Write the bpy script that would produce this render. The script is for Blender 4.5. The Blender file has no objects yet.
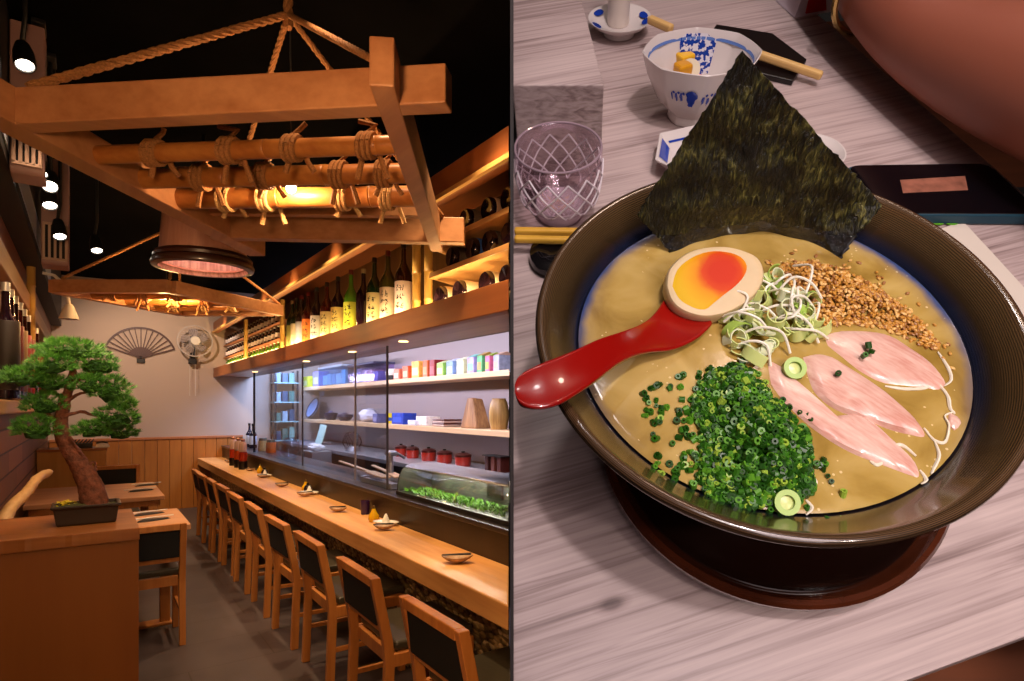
import bpy, bmesh, math, random
from mathutils import Vector, Matrix, noise
random.seed(7)
PI = math.pi
V = Vector
scene = bpy.context.scene
COL = scene.collection

# ------------------------------------------------------------------ camera
F_PX, CX, CY, EYE = 620.0, 560.0, 406.0, 1.5
YAW = math.atan2(472.0, F_PX)
CS, SN = math.cos(YAW), math.sin(YAW)
cam_d = bpy.data.cameras.new('camera')
cam_d.sensor_width = 36.0
cam_d.lens = 36.0 * F_PX / 1024.0
cam_d.shift_x = (512.0 - CX) / 1024.0
cam_d.shift_y = (CY - 340.5) / 1024.0
cam_d.clip_start = 0.01
cam_d.clip_end = 60
cam = bpy.data.objects.new('camera', cam_d)
cam.location = (0, 0, EYE)
cam.rotation_euler = (PI / 2, 0, -YAW)
COL.objects.link(cam)
scene.camera = cam

def cw(X, Y, R=0.0):
    """metres right of / ahead of / above the eye -> room point"""
    return V((CS * X + SN * Y, -SN * X + CS * Y, EYE + R))
def ray(x, y):
    return cw((x - CX) / F_PX, 1.0, -(y - CY) / F_PX) - V((0, 0, EYE))
EYE_P = V((0, 0, EYE))
def at_u(x, y, u):
    r = ray(x, y); return EYE_P + r * (u / r.x)
def at_v(x, y, v):
    r = ray(x, y); return EYE_P + r * (v / r.y)
def at_z(x, y, z):
    r = ray(x, y); return EYE_P + r * ((z - EYE) / r.z)
def v_of(x, u):
    r = ray(x, CY); return u * r.y / r.x

# ------------------------------------------------------------------ materials
def lin(h):
    h = h.lstrip('#')
    c = [int(h[i:i + 2], 16) / 255.0 for i in (0, 2, 4)]
    return tuple(x / 12.92 if x <= 0.04045 else ((x + 0.055) / 1.055) ** 2.4 for x in c) + (1.0,)
def col(c):
    return lin(c) if isinstance(c, str) else (tuple(c) + (1.0,))[:4]
def new_mat(name):
    m = bpy.data.materials.new(name); m.use_nodes = True
    nt = m.node_tree; b = nt.nodes['Principled BSDF']
    return m, nt, b
def setp(b, **k):
    for key, val in k.items():
        if key in b.inputs: b.inputs[key].default_value = val
def P(name, c, rough=.5, metal=0.0, spec=.5, coat=0.0, trans=0.0, ior=1.45, emit=None, es=0.0, sss=0.0, bump=0.0, bscale=60, vary=0.0):
    m, nt, b = new_mat(name)
    setp(b, **{'Base Color': col(c), 'Roughness': rough, 'Metallic': metal, 'Specular IOR Level': spec, 'Coat Weight': coat,
               'Transmission Weight': trans, 'IOR': ior})
    if emit is not None: setp(b, **{'Emission Color': col(emit), 'Emission Strength': es})
    if sss: setp(b, **{'Subsurface Weight': sss, 'Subsurface Radius': (.01, .005, .003), 'Subsurface Scale': .6})
    if bump or vary:
        tc = nt.nodes.new('ShaderNodeTexCoord'); n = nt.nodes.new('ShaderNodeTexNoise')
        n.inputs['Scale'].default_value = bscale; n.inputs['Detail'].default_value = 5
        nt.links.new(tc.outputs['Object'], n.inputs['Vector'])
        if bump:
            bp = nt.nodes.new('ShaderNodeBump'); bp.inputs['Strength'].default_value = bump; bp.inputs['Distance'].default_value = .01
            nt.links.new(n.outputs['Fac'], bp.inputs['Height']); nt.links.new(bp.outputs['Normal'], b.inputs['Normal'])
        if vary:
            r = nt.nodes.new('ShaderNodeValToRGB'); cc = col(c)
            r.color_ramp.elements[0].position = .3; r.color_ramp.elements[1].position = .7
            r.color_ramp.elements[0].color = tuple(x * (1 - vary) for x in cc[:3]) + (1,)
            r.color_ramp.elements[1].color = tuple(min(1, x * (1 + vary)) for x in cc[:3]) + (1,)
            nt.links.new(n.outputs['Fac'], r.inputs['Fac']); nt.links.new(r.outputs['Color'], b.inputs['Base Color'])
    return m
def ramp(nt, fac, stops):
    r = nt.nodes.new('ShaderNodeValToRGB')
    e = r.color_ramp.elements
    while len(e) < len(stops): e.new(.5)
    for i, (p, c) in enumerate(stops):
        e[i].position = p; e[i].color = col(c)
    nt.links.new(fac, r.inputs['Fac'])
    return r.outputs['Color']
def wood(name, c1, c2, axis='Y', scale=6.0, rough=.45, bump=.15, stretch=14.0, spec=.4, coat=0.0, rot=0.0):
    m, nt, b = new_mat(name)
    tc = nt.nodes.new('ShaderNodeTexCoord'); mp = nt.nodes.new('ShaderNodeMapping')
    s = {'X': (1 / stretch, 1, 1), 'Y': (1, 1 / stretch, 1), 'Z': (1, 1, 1 / stretch)}[axis]
    pre = nt.nodes.new('ShaderNodeMapping'); pre.inputs['Rotation'].default_value = (0, 0, rot)
    nt.links.new(tc.outputs['Object'], pre.inputs['Vector'])
    mp.inputs['Scale'].default_value = tuple(scale * k for k in s)
    nt.links.new(pre.outputs['Vector'], mp.inputs['Vector'])
    n1 = nt.nodes.new('ShaderNodeTexNoise'); n1.inputs['Scale'].default_value = 1.0; n1.inputs['Detail'].default_value = 6; n1.inputs['Distortion'].default_value = .6
    n2 = nt.nodes.new('ShaderNodeTexNoise'); n2.inputs['Scale'].default_value = 7.0; n2.inputs['Detail'].default_value = 3
    nt.links.new(mp.outputs['Vector'], n1.inputs['Vector']); nt.links.new(mp.outputs['Vector'], n2.inputs['Vector'])
    mx = nt.nodes.new('ShaderNodeMath'); mx.operation = 'MULTIPLY_ADD'; mx.inputs[1].default_value = .35
    nt.links.new(n2.outputs['Fac'], mx.inputs[0])
    m2 = nt.nodes.new('ShaderNodeMath'); m2.operation = 'MULTIPLY'; m2.inputs[1].default_value = .65
    nt.links.new(n1.outputs['Fac'], m2.inputs[0]); nt.links.new(m2.outputs[0], mx.inputs[2])
    c = ramp(nt, mx.outputs[0], [(.36, c1), (.64, c2)])
    nt.links.new(c, b.inputs['Base Color'])
    setp(b, **{'Roughness': rough, 'Specular IOR Level': spec, 'Coat Weight': coat, 'Coat Roughness': .2})
    if bump:
        bp = nt.nodes.new('ShaderNodeBump'); bp.inputs['Strength'].default_value = bump; bp.inputs['Distance'].default_value = .004
        nt.links.new(mx.outputs[0], bp.inputs['Height']); nt.links.new(bp.outputs['Normal'], b.inputs['Normal'])
    return m
def clear_glass(name, tint=(1, 1, 1), gloss=.12, rough=.02):
    """thin pane: light passes straight through, plus a mirror-like sheen"""
    m = bpy.data.materials.new(name); m.use_nodes = True; nt = m.node_tree; nt.nodes.clear()
    o = nt.nodes.new('ShaderNodeOutputMaterial'); mix = nt.nodes.new('ShaderNodeMixShader')
    t = nt.nodes.new('ShaderNodeBsdfTransparent'); t.inputs[0].default_value = col(tint)
    g = nt.nodes.new('ShaderNodeBsdfGlossy'); g.inputs['Roughness'].default_value = rough
    fr = nt.nodes.new('ShaderNodeLayerWeight'); fr.inputs[0].default_value = .25
    mu = nt.nodes.new('ShaderNodeMath'); mu.operation = 'MULTIPLY_ADD'; mu.inputs[1].default_value = gloss; mu.inputs[2].default_value = gloss * .15
    nt.links.new(fr.outputs['Fresnel'], mu.inputs[0]); nt.links.new(mu.outputs[0], mix.inputs[0])
    nt.links.new(t.outputs[0], mix.inputs[1]); nt.links.new(g.outputs[0], mix.inputs[2]); nt.links.new(mix.outputs[0], o.inputs[0])
    return m

# ------------------------------------------------------------------ mesh builder
class MB:
    def __init__(self): self.v = []; self.f = []; self.m = []; self.mi = 0
    def add(self, vs, fs):
        b = len(self.v); self.v += [V(p) for p in vs]
        for f in fs: self.f.append(tuple(b + i for i in f)); self.m.append(self.mi)
        return self
    def box(self, x0, x1, y0, y1, z0, z1):
        vs = [(x, y, z) for z in (z0, z1) for y in (y0, y1) for x in (x0, x1)]
        return self.add(vs, [(0, 2, 3, 1), (4, 5, 7, 6), (0, 1, 5, 4), (2, 6, 7, 3), (0, 4, 6, 2), (1, 3, 7, 5)])
    def cbox(self, c, s, M=None):
        vs = [V((x * s[0] / 2, y * s[1] / 2, z * s[2] / 2)) for z in (-1, 1) for y in (-1, 1) for x in (-1, 1)]
        if M is not None: vs = [M @ p for p in vs]
        vs = [p + V(c) for p in vs]
        return self.add(vs, [(0, 2, 3, 1), (4, 5, 7, 6), (0, 1, 5, 4), (2, 6, 7, 3), (0, 4, 6, 2), (1, 3, 7, 5)])
    def beam(self, p, q, w, h, up=(0, 0, 1), base=True):
        """squared timber from p to q; p, q lie on the middle of its underside (or its axis)"""
        p, q = V(p), V(q); d = (q - p).normalized(); up = V(up); s = d.cross(up).normalized(); t = s.cross(d)
        o = 0 if base else -h / 2
        vs = []
        for e in (p, q):
            for a, b in ((-1, 0), (1, 0), (1, 1), (-1, 1)): vs.append(e + s * a * w / 2 + t * (o + b * h))
        return self.add(vs, [(3, 2, 1, 0), (4, 5, 6, 7), (0, 1, 5, 4), (1, 2, 6, 5), (2, 3, 7, 6), (3, 0, 4, 7)])
    def prism(self, poly, z0, z1):
        n = len(poly); a = sum(poly[i][0] * poly[(i + 1) % n][1] - poly[(i + 1) % n][0] * poly[i][1] for i in range(n))
        if a < 0: poly = poly[::-1]
        vs = [(p[0], p[1], z0) for p in poly] + [(p[0], p[1], z1) for p in poly]
        return self.add(vs, [tuple(range(n))[::-1], tuple(range(n, 2 * n))] + [(i, (i + 1) % n, n + (i + 1) % n, n + i) for i in range(n)])
    def lathe(self, prof, n=32, o=(0, 0, 0), M=None, closed=False):
        vs = []
        for r, z in prof:
            for i in range(n):
                a = 2 * PI * i / n; p = V((r * math.cos(a), r * math.sin(a), z))
                if M is not None: p = M @ p
                vs.append(p + V(o))
        k = len(prof); fs = []
        for j in range(k - 1 + (1 if closed else 0)):
            j2 = (j + 1) % k
            for i in range(n): fs.append((j * n + i, j * n + (i + 1) % n, j2 * n + (i + 1) % n, j2 * n + i))
        if not closed:
            if prof[0][0] > 1e-6: fs.append(tuple(range(n))[::-1])
            if prof[-1][0] > 1e-6: fs.append(tuple((k - 1) * n + i for i in range(n)))
        return self.add(vs, fs)
    def tube(self, pts, r, n=8, cap=True, flat=1.0):
        pts = [V(p) for p in pts]; k = len(pts)
        rs = r if isinstance(r, (list, tuple)) else [r] * k
        vs = []; nrm = None
        for i, p in enumerate(pts):
            d = (pts[min(i + 1, k - 1)] - pts[max(i - 1, 0)]).normalized()
            if nrm is None: nrm = d.orthogonal().normalized()
            else:
                nrm = nrm - d * nrm.dot(d)
                nrm = nrm.normalized() if nrm.length > 1e-6 else d.orthogonal().normalized()
            b = d.cross(nrm)
            for j in range(n):
                a = 2 * PI * j / n; vs.append(p + nrm * math.cos(a) * rs[i] + b * math.sin(a) * rs[i] * flat)
        fs = [(i * n + j, i * n + (j + 1) % n, (i + 1) * n + (j + 1) % n, (i + 1) * n + j) for i in range(k - 1) for j in range(n)]
        if cap: fs += [tuple(range(n))[::-1], tuple((k - 1) * n + j for j in range(n))]
        return self.add(vs, fs)
    def ball(self, c, r, nu=16, nv=10, M=None, bumpy=0.0):
        r = (r, r, r) if not isinstance(r, (tuple, list, V)) else r
        vs = [V((0, 0, -1))]
        for j in range(1, nv):
            t = -PI / 2 + PI * j / nv
            for i in range(nu): a = 2 * PI * i / nu; vs.append(V((math.cos(t) * math.cos(a), math.cos(t) * math.sin(a), math.sin(t))))
        vs.append(V((0, 0, 1)))
        out = []
        for p in vs:
            k = 1 + (bumpy * noise.noise(p * 2.3 + V(c) * 9) if bumpy else 0)
            q = V((p.x * r[0] * k, p.y * r[1] * k, p.z * r[2] * k))
            if M is not None: q = M @ q
            out.append(q + V(c))
        L = len(vs) - 1
        fs = [(0, 1 + (i + 1) % nu, 1 + i) for i in range(nu)]
        for j in range(nv - 2):
            for i in range(nu): a = 1 + j * nu; fs.append((a + i, a + (i + 1) % nu, a + nu + (i + 1) % nu, a + nu + i))
        a = 1 + (nv - 2) * nu
        fs += [(a + i, a + (i + 1) % nu, L) for i in range(nu)]
        return self.add(out, fs)
    def rope(self, pts, r, pitch=None, n=6):
        """three strands laid round a path"""
        pts = [V(p) for p in pts]; pitch = pitch or r * 7
        segs = []; tot = 0
        for a, b in zip(pts, pts[1:]): segs.append((tot, a, b)); tot += (b - a).length
        N = max(6, int(tot / pitch * 8)); N = min(N, 260)
        cen = []
        for i in range(N + 1):
            s = tot * i / N
            for s0, a, b in segs:
                L = (b - a).length
                if s <= s0 + L + 1e-9: cen.append(a.lerp(b, (s - s0) / max(L, 1e-9))); break
            else: cen.append(pts[-1])
        for k in range(3):
            out = []; nrm = None
            for i, p in enumerate(cen):
                d = (cen[min(i + 1, N)] - cen[max(i - 1, 0)]).normalized()
                if nrm is None: nrm = d.orthogonal().normalized()
                else: nrm = (nrm - d * nrm.dot(d)).normalized()
                b = d.cross(nrm); a = 2 * PI * (k / 3 + tot * i / N / pitch)
                out.append(p + (nrm * math.cos(a) + b * math.sin(a)) * r * .5)
            self.tube(out, r * .56, n)
        return self
    def pillow(self, poly, z0, h, rings=5, edge=.35, wob=0.0, power=.5):
        """a soft slab with the outline poly: a rounded rim and a domed top"""
        n = len(poly); c = V((sum(p[0] for p in poly) / n, sum(p[1] for p in poly) / n, 0))
        vs = []
        for k in range(rings + 1):
            t = k / rings
            s = 1 - t * .93
            hh = h * (edge + (1 - edge) * (1 - (1 - t) ** 2) ** power) if k else 0
            for i, p in enumerate(poly):
                q = c + (V((p[0], p[1], 0)) - c) * s
                w = wob * noise.noise(V((q.x, q.y, 0)) * 90) if k else 0
                vs.append((q.x, q.y, z0 + hh + w))
        fs = [(k * n + i, k * n + (i + 1) % n, (k + 1) * n + (i + 1) % n, (k + 1) * n + i) for k in range(rings) for i in range(n)]
        fs += [tuple(rings * n + i for i in range(n)), tuple(range(n))[::-1]]
        a = sum(poly[i][0] * poly[(i + 1) % n][1] - poly[(i + 1) % n][0] * poly[i][1] for i in range(n))
        if a < 0: fs = [f[::-1] for f in fs]
        return self.add(vs, fs)
    def grid(self, fn, nu, nv, wrap=False):
        vs = [fn(i / nu, j / nv) for j in range(nv + 1) for i in range(nu + 1)]
        w = nu + 1
        return self.add(vs, [(j * w + i, j * w + i + 1, (j + 1) * w + i + 1, (j + 1) * w + i) for j in range(nv) for i in range(nu)])
    def build(self, name, mats, parent=None, bevel=0.0, smooth=False, seg=2, subsurf=0, solid=0.0, angle=40):
        me = bpy.data.meshes.new(name); me.from_pydata([tuple(p) for p in self.v], [], self.f)
        mats = mats if isinstance(mats, (list, tuple)) else [mats]
        for x in mats: me.materials.append(x)
        for p, i in zip(me.polygons, self.m): p.material_index = i; p.use_smooth = smooth
        me.update()
        if smooth and not subsurf:
            try: me.set_sharp_from_angle(angle=math.radians(angle))
            except Exception: pass
        o = bpy.data.objects.new(name, me); COL.objects.link(o)
        if parent is not None: o.parent = parent
        if solid:
            s = o.modifiers.new('solid', 'SOLIDIFY'); s.thickness = solid; s.offset = 0
        if bevel:
            b = o.modifiers.new('bevel', 'BEVEL'); b.width = bevel; b.segments = seg; b.limit_method = 'ANGLE'; b.angle_limit = math.radians(35)
        if subsurf:
            s = o.modifiers.new('sub', 'SUBSURF'); s.levels = subsurf; s.render_levels = subsurf
        return o

def tag(o, label=None, cat=None, group=None, kind=None):
    if label: o['label'] = label
    if cat: o['category'] = cat
    if group: o['group'] = group
    if kind: o['kind'] = kind
    return o
def thing(name, label, cat, loc=(0, 0, 0), rz=0.0, group=None, frame=None):
    o = bpy.data.objects.new(name, None); COL.objects.link(o); o.empty_display_size = .05
    M = Matrix.Translation(V(loc)) @ Matrix.Rotation(rz, 4, 'Z')
    o.matrix_world = (frame @ M) if frame is not None else M
    return tag(o, label, cat, group)
def copy_tree(src, loc, rz=0.0, label=None, frame=None, parent=None, group=None):
    c = src.copy(); COL.objects.link(c)
    if parent is not None: c.parent = parent
    else:
        M = Matrix.Translation(V(loc)) @ Matrix.Rotation(rz, 4, 'Z')
        c.matrix_world = (frame @ M) if frame is not None else M
        if label: c['label'] = label
        if group: c['group'] = group
    for ch in src.children: copy_tree(ch, None, parent=c)
    return c
def mesh_thing(mb, name, mats, label, cat, group=None, loc=None, rz=0.0, frame=None, kind=None, **k):
    o = mb.build(name, mats, None, **k); tag(o, label, cat, group, kind)
    if loc is not None or frame is not None:
        M = Matrix.Translation(V(loc or (0, 0, 0))) @ Matrix.Rotation(rz, 4, 'Z')
        o.matrix_world = (frame @ M) if frame is not None else M
    return o
def struct(mb, name, mats, **k):
    o = mb.build(name, mats, None, **k); o['kind'] = 'structure'; return o
def light(kind, name, loc, energy, color, size=.1, target=None, spot=None, blend=.5, size_y=None, along=None):
    d = bpy.data.lights.new(name, kind); d.energy = energy; d.color = col(color)[:3] if isinstance(color, str) else color
    if kind == 'AREA':
        d.size = size
        if size_y: d.shape = 'RECTANGLE'; d.size_y = size_y
    else: d.shadow_soft_size = size
    if kind == 'SPOT': d.spot_size = math.radians(spot); d.spot_blend = blend
    o = bpy.data.objects.new(name, d); COL.objects.link(o); o.location = loc
    if target is not None: o.rotation_euler = (V(target) - V(loc)).to_track_quat('-Z', 'Y').to_euler()
    if along is not None:
        z = (V(loc) - V(target)).normalized(); y = V(along).normalized(); x = y.cross(z).normalized(); z = x.cross(y)
        o.rotation_euler = Matrix(((x.x, y.x, z.x), (x.y, y.y, z.y), (x.z, y.z, z.z))).to_euler()
    return o
# ================================================================== THE RESTAURANT (left of the partition)
# room axes: x runs from the left wall to the kitchen, y runs down the room, z is up; the eye is at (0, 0, 1.5)
M_ORANGE = wood('honey_wood', '#a86a34', '#c08448', 'Y', 5, .42, .12)
M_BEAMX = wood('honey_beam_cross', '#a5622f', '#c4854c', 'X', 5, .45, .12)
M_BEAMY = wood('honey_beam_long', '#a5622f', '#c4854c', 'Y', 5, .45, .12)
M_SHELFW = wood('shelf_beam_wood', '#7d4524', '#9c5c30', 'Y', 4, .45, .15)
M_PALE = wood('pale_shelf_wood', '#c9a277', '#dcb98c', 'Y', 5, .5, .05)
M_COUNTER = wood('counter_slab_wood', '#c0854a', '#e0ac6c', 'Y', 5, .38, .12)
M_CHAIRW = wood('chair_wood', '#a4622c', '#bd7c3e', 'Z', 8, .4, .1)
M_TABLEW = wood('table_wood', '#a87550', '#bd8a62', 'X', 6, .4, .08)
M_CABTOP = wood('cabinet_top_wood', '#7e4420', '#aa6a34', 'X', 5, .35, .3)
M_CABBODY = wood('cabinet_veneer', '#8a4e1c', '#965822', 'Z', 2.5, .5, .02)
M_DARKW = wood('dark_stained_wood', '#170e0a', '#261711', 'Z', 8, .4, .15)
M_BLACKW = P('black_lacquer_wood', '#15100e', .35)
M_BLACKPAD = P('black_upholstery', '#0d0a09', .75, bump=.2, bscale=200)
M_SEAT = P('dark_olive_seat', '#3a3428', .35, bump=.05)
M_BAMBOO = wood('yellow_bamboo', '#b3883c', '#c9a055', 'Z', 10, .35, .05)
M_BAMBOOX = wood('brown_bamboo', '#9a5c2a', '#b87a3c', 'X', 8, .38, .05)
M_ROPE = P('hemp_rope', '#9c6a3c', .85, bump=.5, bscale=160, vary=.3)
M_ROPEL = P('pale_hemp_rope', '#c9a06a', .85, bump=.5, bscale=160, vary=.2)
M_BLACK = P('matt_black_metal', '#0a0908', .5)
M_CEIL = P('black_ceiling_paint', '#0c0b0c', .95, spec=.02, vary=.3, bscale=2)
M_WHITEMETAL = P('white_lamp_metal', '#d8d4cc', .4)
M_STEEL = P('brushed_steel', '#c4c6cc', .34, metal=.85)
M_PANE = clear_glass('window_glass', (.90, .95, 1.0), .22)
M_DARKMETAL = P('dark_steel', '#3a3838', .35, metal=.8)
M_LAMP = P('lamp_face', '#ffffff', .4, emit='#fff0dc', es=14)
M_LED = P('warm_led', '#fff0cc', .4, emit='#ffd58a', es=5)
M_BULB = P('glowing_bulb', '#ffffff', .3, emit='#ffe0b0', es=90)

VFAR, UL, UR, ZC = 10.6, -0.42, 3.05, 3.25
kray = ray(510.2, CY); KP = kray.x / kray.y          # the partition's left face runs along x = KP * y
def cut(u0, u1, v1, e=.012):
    """footprint of something that runs from the partition down the room"""
    return [(u0, max(.3, u0 / KP + e)), (u1, u1 / KP + e), (u1, v1), (u0, v1)]

# ---- setting
def floor_mat():
    m, nt, b = new_mat('dark_floor_tile')
    tc = nt.nodes.new('ShaderNodeTexCoord'); br = nt.nodes.new('ShaderNodeTexBrick')
    br.offset = 0.5; br.inputs['Scale'].default_value = 1; br.inputs['Brick Width'].default_value = .9; br.inputs['Row Height'].default_value = .45
    br.inputs['Mortar Size'].default_value = .004; br.inputs['Color1'].default_value = lin('#4a4040'); br.inputs['Color2'].default_value = lin('#3e3535'); br.inputs['Mortar'].default_value = lin('#33291f')
    nt.links.new(tc.outputs['Object'], br.inputs['Vector'])
    n = nt.nodes.new('ShaderNodeTexNoise'); n.inputs['Scale'].default_value = 3; n.inputs['Detail'].default_value = 6
    nt.links.new(tc.outputs['Object'], n.inputs['Vector'])
    mx = nt.nodes.new('ShaderNodeMixRGB'); mx.blend_type = 'OVERLAY'; mx.inputs[0].default_value = .35
    nt.links.new(br.outputs['Color'], mx.inputs[1]); nt.links.new(n.outputs['Fac'], mx.inputs[2]); nt.links.new(mx.outputs[0], b.inputs['Base Color'])
    setp(b, Roughness=.42)
    return m
shell = [(UL - .1, -.6), (-.02, -.6), (UR + .1, (UR + .1) / KP), (UR + .1, VFAR + .1), (UL - .1, VFAR + .1)]
struct(MB().prism(shell, -.06, 0), 'floor', floor_mat())
struct(MB().prism(shell, ZC, ZC + .06), 'ceiling', M_CEIL)

def plank_wall_mat():
    m, nt, b = new_mat('rough_plank_wall')
    tc = nt.nodes.new('ShaderNodeTexCoord'); sp = nt.nodes.new('ShaderNodeSeparateXYZ'); cb = nt.nodes.new('ShaderNodeCombineXYZ')
    nt.links.new(tc.outputs['Object'], sp.inputs[0]); nt.links.new(sp.outputs['Y'], cb.inputs['X']); nt.links.new(sp.outputs['Z'], cb.inputs['Y'])
    br = nt.nodes.new('ShaderNodeTexBrick'); br.inputs['Scale'].default_value = 1; br.inputs['Brick Width'].default_value = 1.1; br.inputs['Row Height'].default_value = .15
    br.inputs['Mortar Size'].default_value = .006; br.inputs['Color1'].default_value = lin('#80502a'); br.inputs['Color2'].default_value = lin('#66401f'); br.inputs['Mortar'].default_value = lin('#1d0f08')
    nt.links.new(cb.outputs[0], br.inputs['Vector']); nt.links.new(br.outputs['Color'], b.inputs['Base Color'])
    bp = nt.nodes.new('ShaderNodeBump'); bp.inputs['Strength'].default_value = .8; bp.inputs['Distance'].default_value = .02; bp.invert = True
    nt.links.new(br.outputs['Fac'], bp.inputs['Height']); nt.links.new(bp.outputs['Normal'], b.inputs['Normal'])
    setp(b, Roughness=.6)
    return m
struct(MB().box(UL - .1, UL, -.6, VFAR + .1, 0, ZC), 'wall_left', plank_wall_mat())
M_PLASTER = P('warm_plaster', '#b39c86', .85, bump=.05, bscale=40)
struct(MB().box(UL, UR + .1, VFAR, VFAR + .1, 0, ZC), 'wall_back', M_PLASTER)
M_KWALL = P('kitchen_wall_paint', '#988c8c', .6)
struct(MB().prism([(UR, UR / KP + .02), (UR + .1, (UR + .1) / KP + .02), (UR + .1, VFAR), (UR, VFAR)], 0, ZC), 'wall_kitchen', M_KWALL)
# partition between the two places: a thin wall that stands edge-on to the eye
d = V((kray.x, kray.y, 0)).normalized(); s = V((d.y, -d.x, 0))
def wedge(a, b, w0, w1):
    p, q = d * a, d * b
    return [tuple((p)[:2]), tuple((p + s * w0)[:2]), tuple((q + s * w1)[:2]), tuple(q[:2])]
struct(MB().prism(wedge(.11, 6.5, .0006, .011), 0.0, ZC), 'wall_partition', P('partition_paint', '#1c1615', .7))
struct(MB().prism([tuple((d * a_ + s * b_)[:2]) for a_, b_ in ((-.05, 0), (-.05, .02), (-1.1, .02), (-1.1, 0))], 0.0, ZC), 'wall_light_baffle', P('partition_paint', '#1c1615', .7))  # added behind the eye to stop light passing between the sides
# wainscot on the far wall
mb = MB()
u = UL + .01; x = u
while x < 1.9:
    w = .15; mb.box(x + .0015, min(x + w, 1.9) - .0015, VFAR - .03, VFAR - .002, 0, 1.02); x += w
struct(mb, 'trim_1', wood('wainscot_board', '#96571f', '#b06e2c', 'Z', 5, .45, .05), bevel=.004)
struct(MB().box(UL + .01, 1.9, VFAR - .045, VFAR - .002, 1.02, 1.055), 'trim_2', wood('wainscot_cap', '#9c5c30', '#b8764a', 'X', 5, .45, .05), bevel=.004)
# left wall: dark soffit, rail over the display, ledge under it
struct(MB().box(UL + .002, UL + .14, .3, VFAR - .05, 2.56, ZC - .01), 'trim_3', P('soffit_black', '#0c0a0a', .6))
struct(MB().box(UL + .002, UL + .035, .3, VFAR - .05, 2.36, 2.555), 'trim_4', wood('redbrown_fascia', '#6a3013', '#854320', 'Y', 4, .45, .1))
struct(MB().box(UL + .002, UL + .07, .3, VFAR - .05, 2.22, 2.35), 'trim_5', wood('display_rail', '#9a6a38', '#b98a52', 'Y', 4, .4, .1), bevel=.006)
struct(MB().box(UL + .002, UL + .002 + .11, 1.5, VFAR - .05, 1.46, 1.53), 'trim_6', wood('ledge_wood', '#a8743e', '#c9965a', 'Y', 4, .45, .15), bevel=.008)

struct(MB().box(UL + .1405, UL + .144, 2.6, 7.5, 2.62, 2.80), 'trim_7', P('pale_blue_light_band', '#9aa4b4', .5))  # reflected light on the soffit's side painted as a pale strip
# ---- bar counter
bar = thing('bar_counter', 'long honey wood bar counter with a pebbled front and dark raised sill', 'counter')
o = MB().prism(cut(1.29, 1.61, VFAR - .05), .63, .73).build('counter_slab', M_COUNTER, bar, bevel=.006)
def pebble():
    m, nt, b = new_mat('pebble_mosaic')
    tc = nt.nodes.new('ShaderNodeTexCoord'); vo = nt.nodes.new('ShaderNodeTexVoronoi'); vo.inputs['Scale'].default_value = 38
    mp = nt.nodes.new('ShaderNodeMapping'); mp.inputs['Rotation'].default_value = (.5, 0, 0); mp.inputs['Scale'].default_value = (1, .55, 1.2)
    nt.links.new(tc.outputs['Object'], mp.inputs['Vector']); nt.links.new(mp.outputs['Vector'], vo.inputs['Vector'])
    sp = nt.nodes.new('ShaderNodeSeparateColor'); nt.links.new(vo.outputs['Color'], sp.inputs[0])
    c = ramp(nt, sp.outputs[0], [(.0, '#4a3c24'), (.35, '#84704a'), (.65, '#b8a470'), (.92, '#f4e6b8')])
    d_ = ramp(nt, vo.outputs['Distance'], [(.0, '#ffffff'), (.6, '#d0c8c0'), (.85, '#15100a')])
    mx = nt.nodes.new('ShaderNodeMixRGB'); mx.blend_type = 'MULTIPLY'; mx.inputs[0].default_value = 1
    nt.links.new(c, mx.inputs[1]); nt.links.new(d_, mx.inputs[2]); nt.links.new(mx.outputs[0], b.inputs['Base Color'])
    bp = nt.nodes.new('ShaderNodeBump'); bp.inputs['Strength'].default_value = 1; bp.inputs['Distance'].default_value = .012; bp.invert = True
    nt.links.new(vo.outputs['Distance'], bp.inputs['Height']); nt.links.new(bp.outputs['Normal'], b.inputs['Normal'])
    setp(b, Roughness=.3)
    return m
MB().prism(cut(1.46, 1.60, VFAR - .05), 0.002, .628).build('pebbled_front', pebble(), bar)
MB().prism(cut(1.612, 1.66, VFAR - .05), .60, .875).build('riser_board', M_DARKW, bar, bevel=.003)
MB().prism(cut(1.600, 2.02, VFAR - .05), .877, .905).build('sill', P('dark_sill_stone', '#2b2526', .28, vary=.2, bscale=20), bar, bevel=.005)
MB().prism(cut(1.90, 2.02, VFAR - .05), 0.002, .875).build('kitchen_side', M_DARKMETAL, bar)

# ---- bottle shelf above the counter
shelf = thing('bottle_shelf', 'long overhead wooden bottle shelf running above the bar counter', 'shelf')
VS = VFAR - .02
MB().prism(cut(1.50, 1.56, VS), 1.93, 2.07).build('front_beam', M_SHELFW, shelf, bevel=.005)
MB().prism(cut(1.562, 1.98, VS), 2.03, 2.058).build('bottle_board', M_PALE, shelf)
MB().prism(cut(1.562, 1.98, VS), 1.945, 1.962).build('soffit_board', wood('soffit_wood', '#8a5a30', '#a87244', 'Y', 4, .35, .1), shelf)
MB().prism(cut(1.985, 2.01, VS), 1.945, 2.86).build('back_panel', wood('shelf_back_panel', '#4a3018', '#62421f', 'Z', 5, .5, .1), shelf)
MB().prism(cut(1.50, 1.56, VS), 2.60, 2.76).build('top_beam', M_SHELFW, shelf, bevel=.005)
MB().prism(cut(1.475, 1.498, VS), 2.597, 2.622).build('lit_trim', wood('lit_top_trim', '#b98a4a', '#d2a660', 'Y', 5, .4, .05), shelf, bevel=.002)  # paler wood puts the beam's lit edge into its colour
MB().prism(cut(1.562, 1.98, VS), 2.77, 2.80).build('roof_board', M_SHELFW, shelf)
MB().prism(cut(1.565, 1.580, VS), 2.060, 2.066).build('light_strip', M_LED, shelf)
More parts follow.
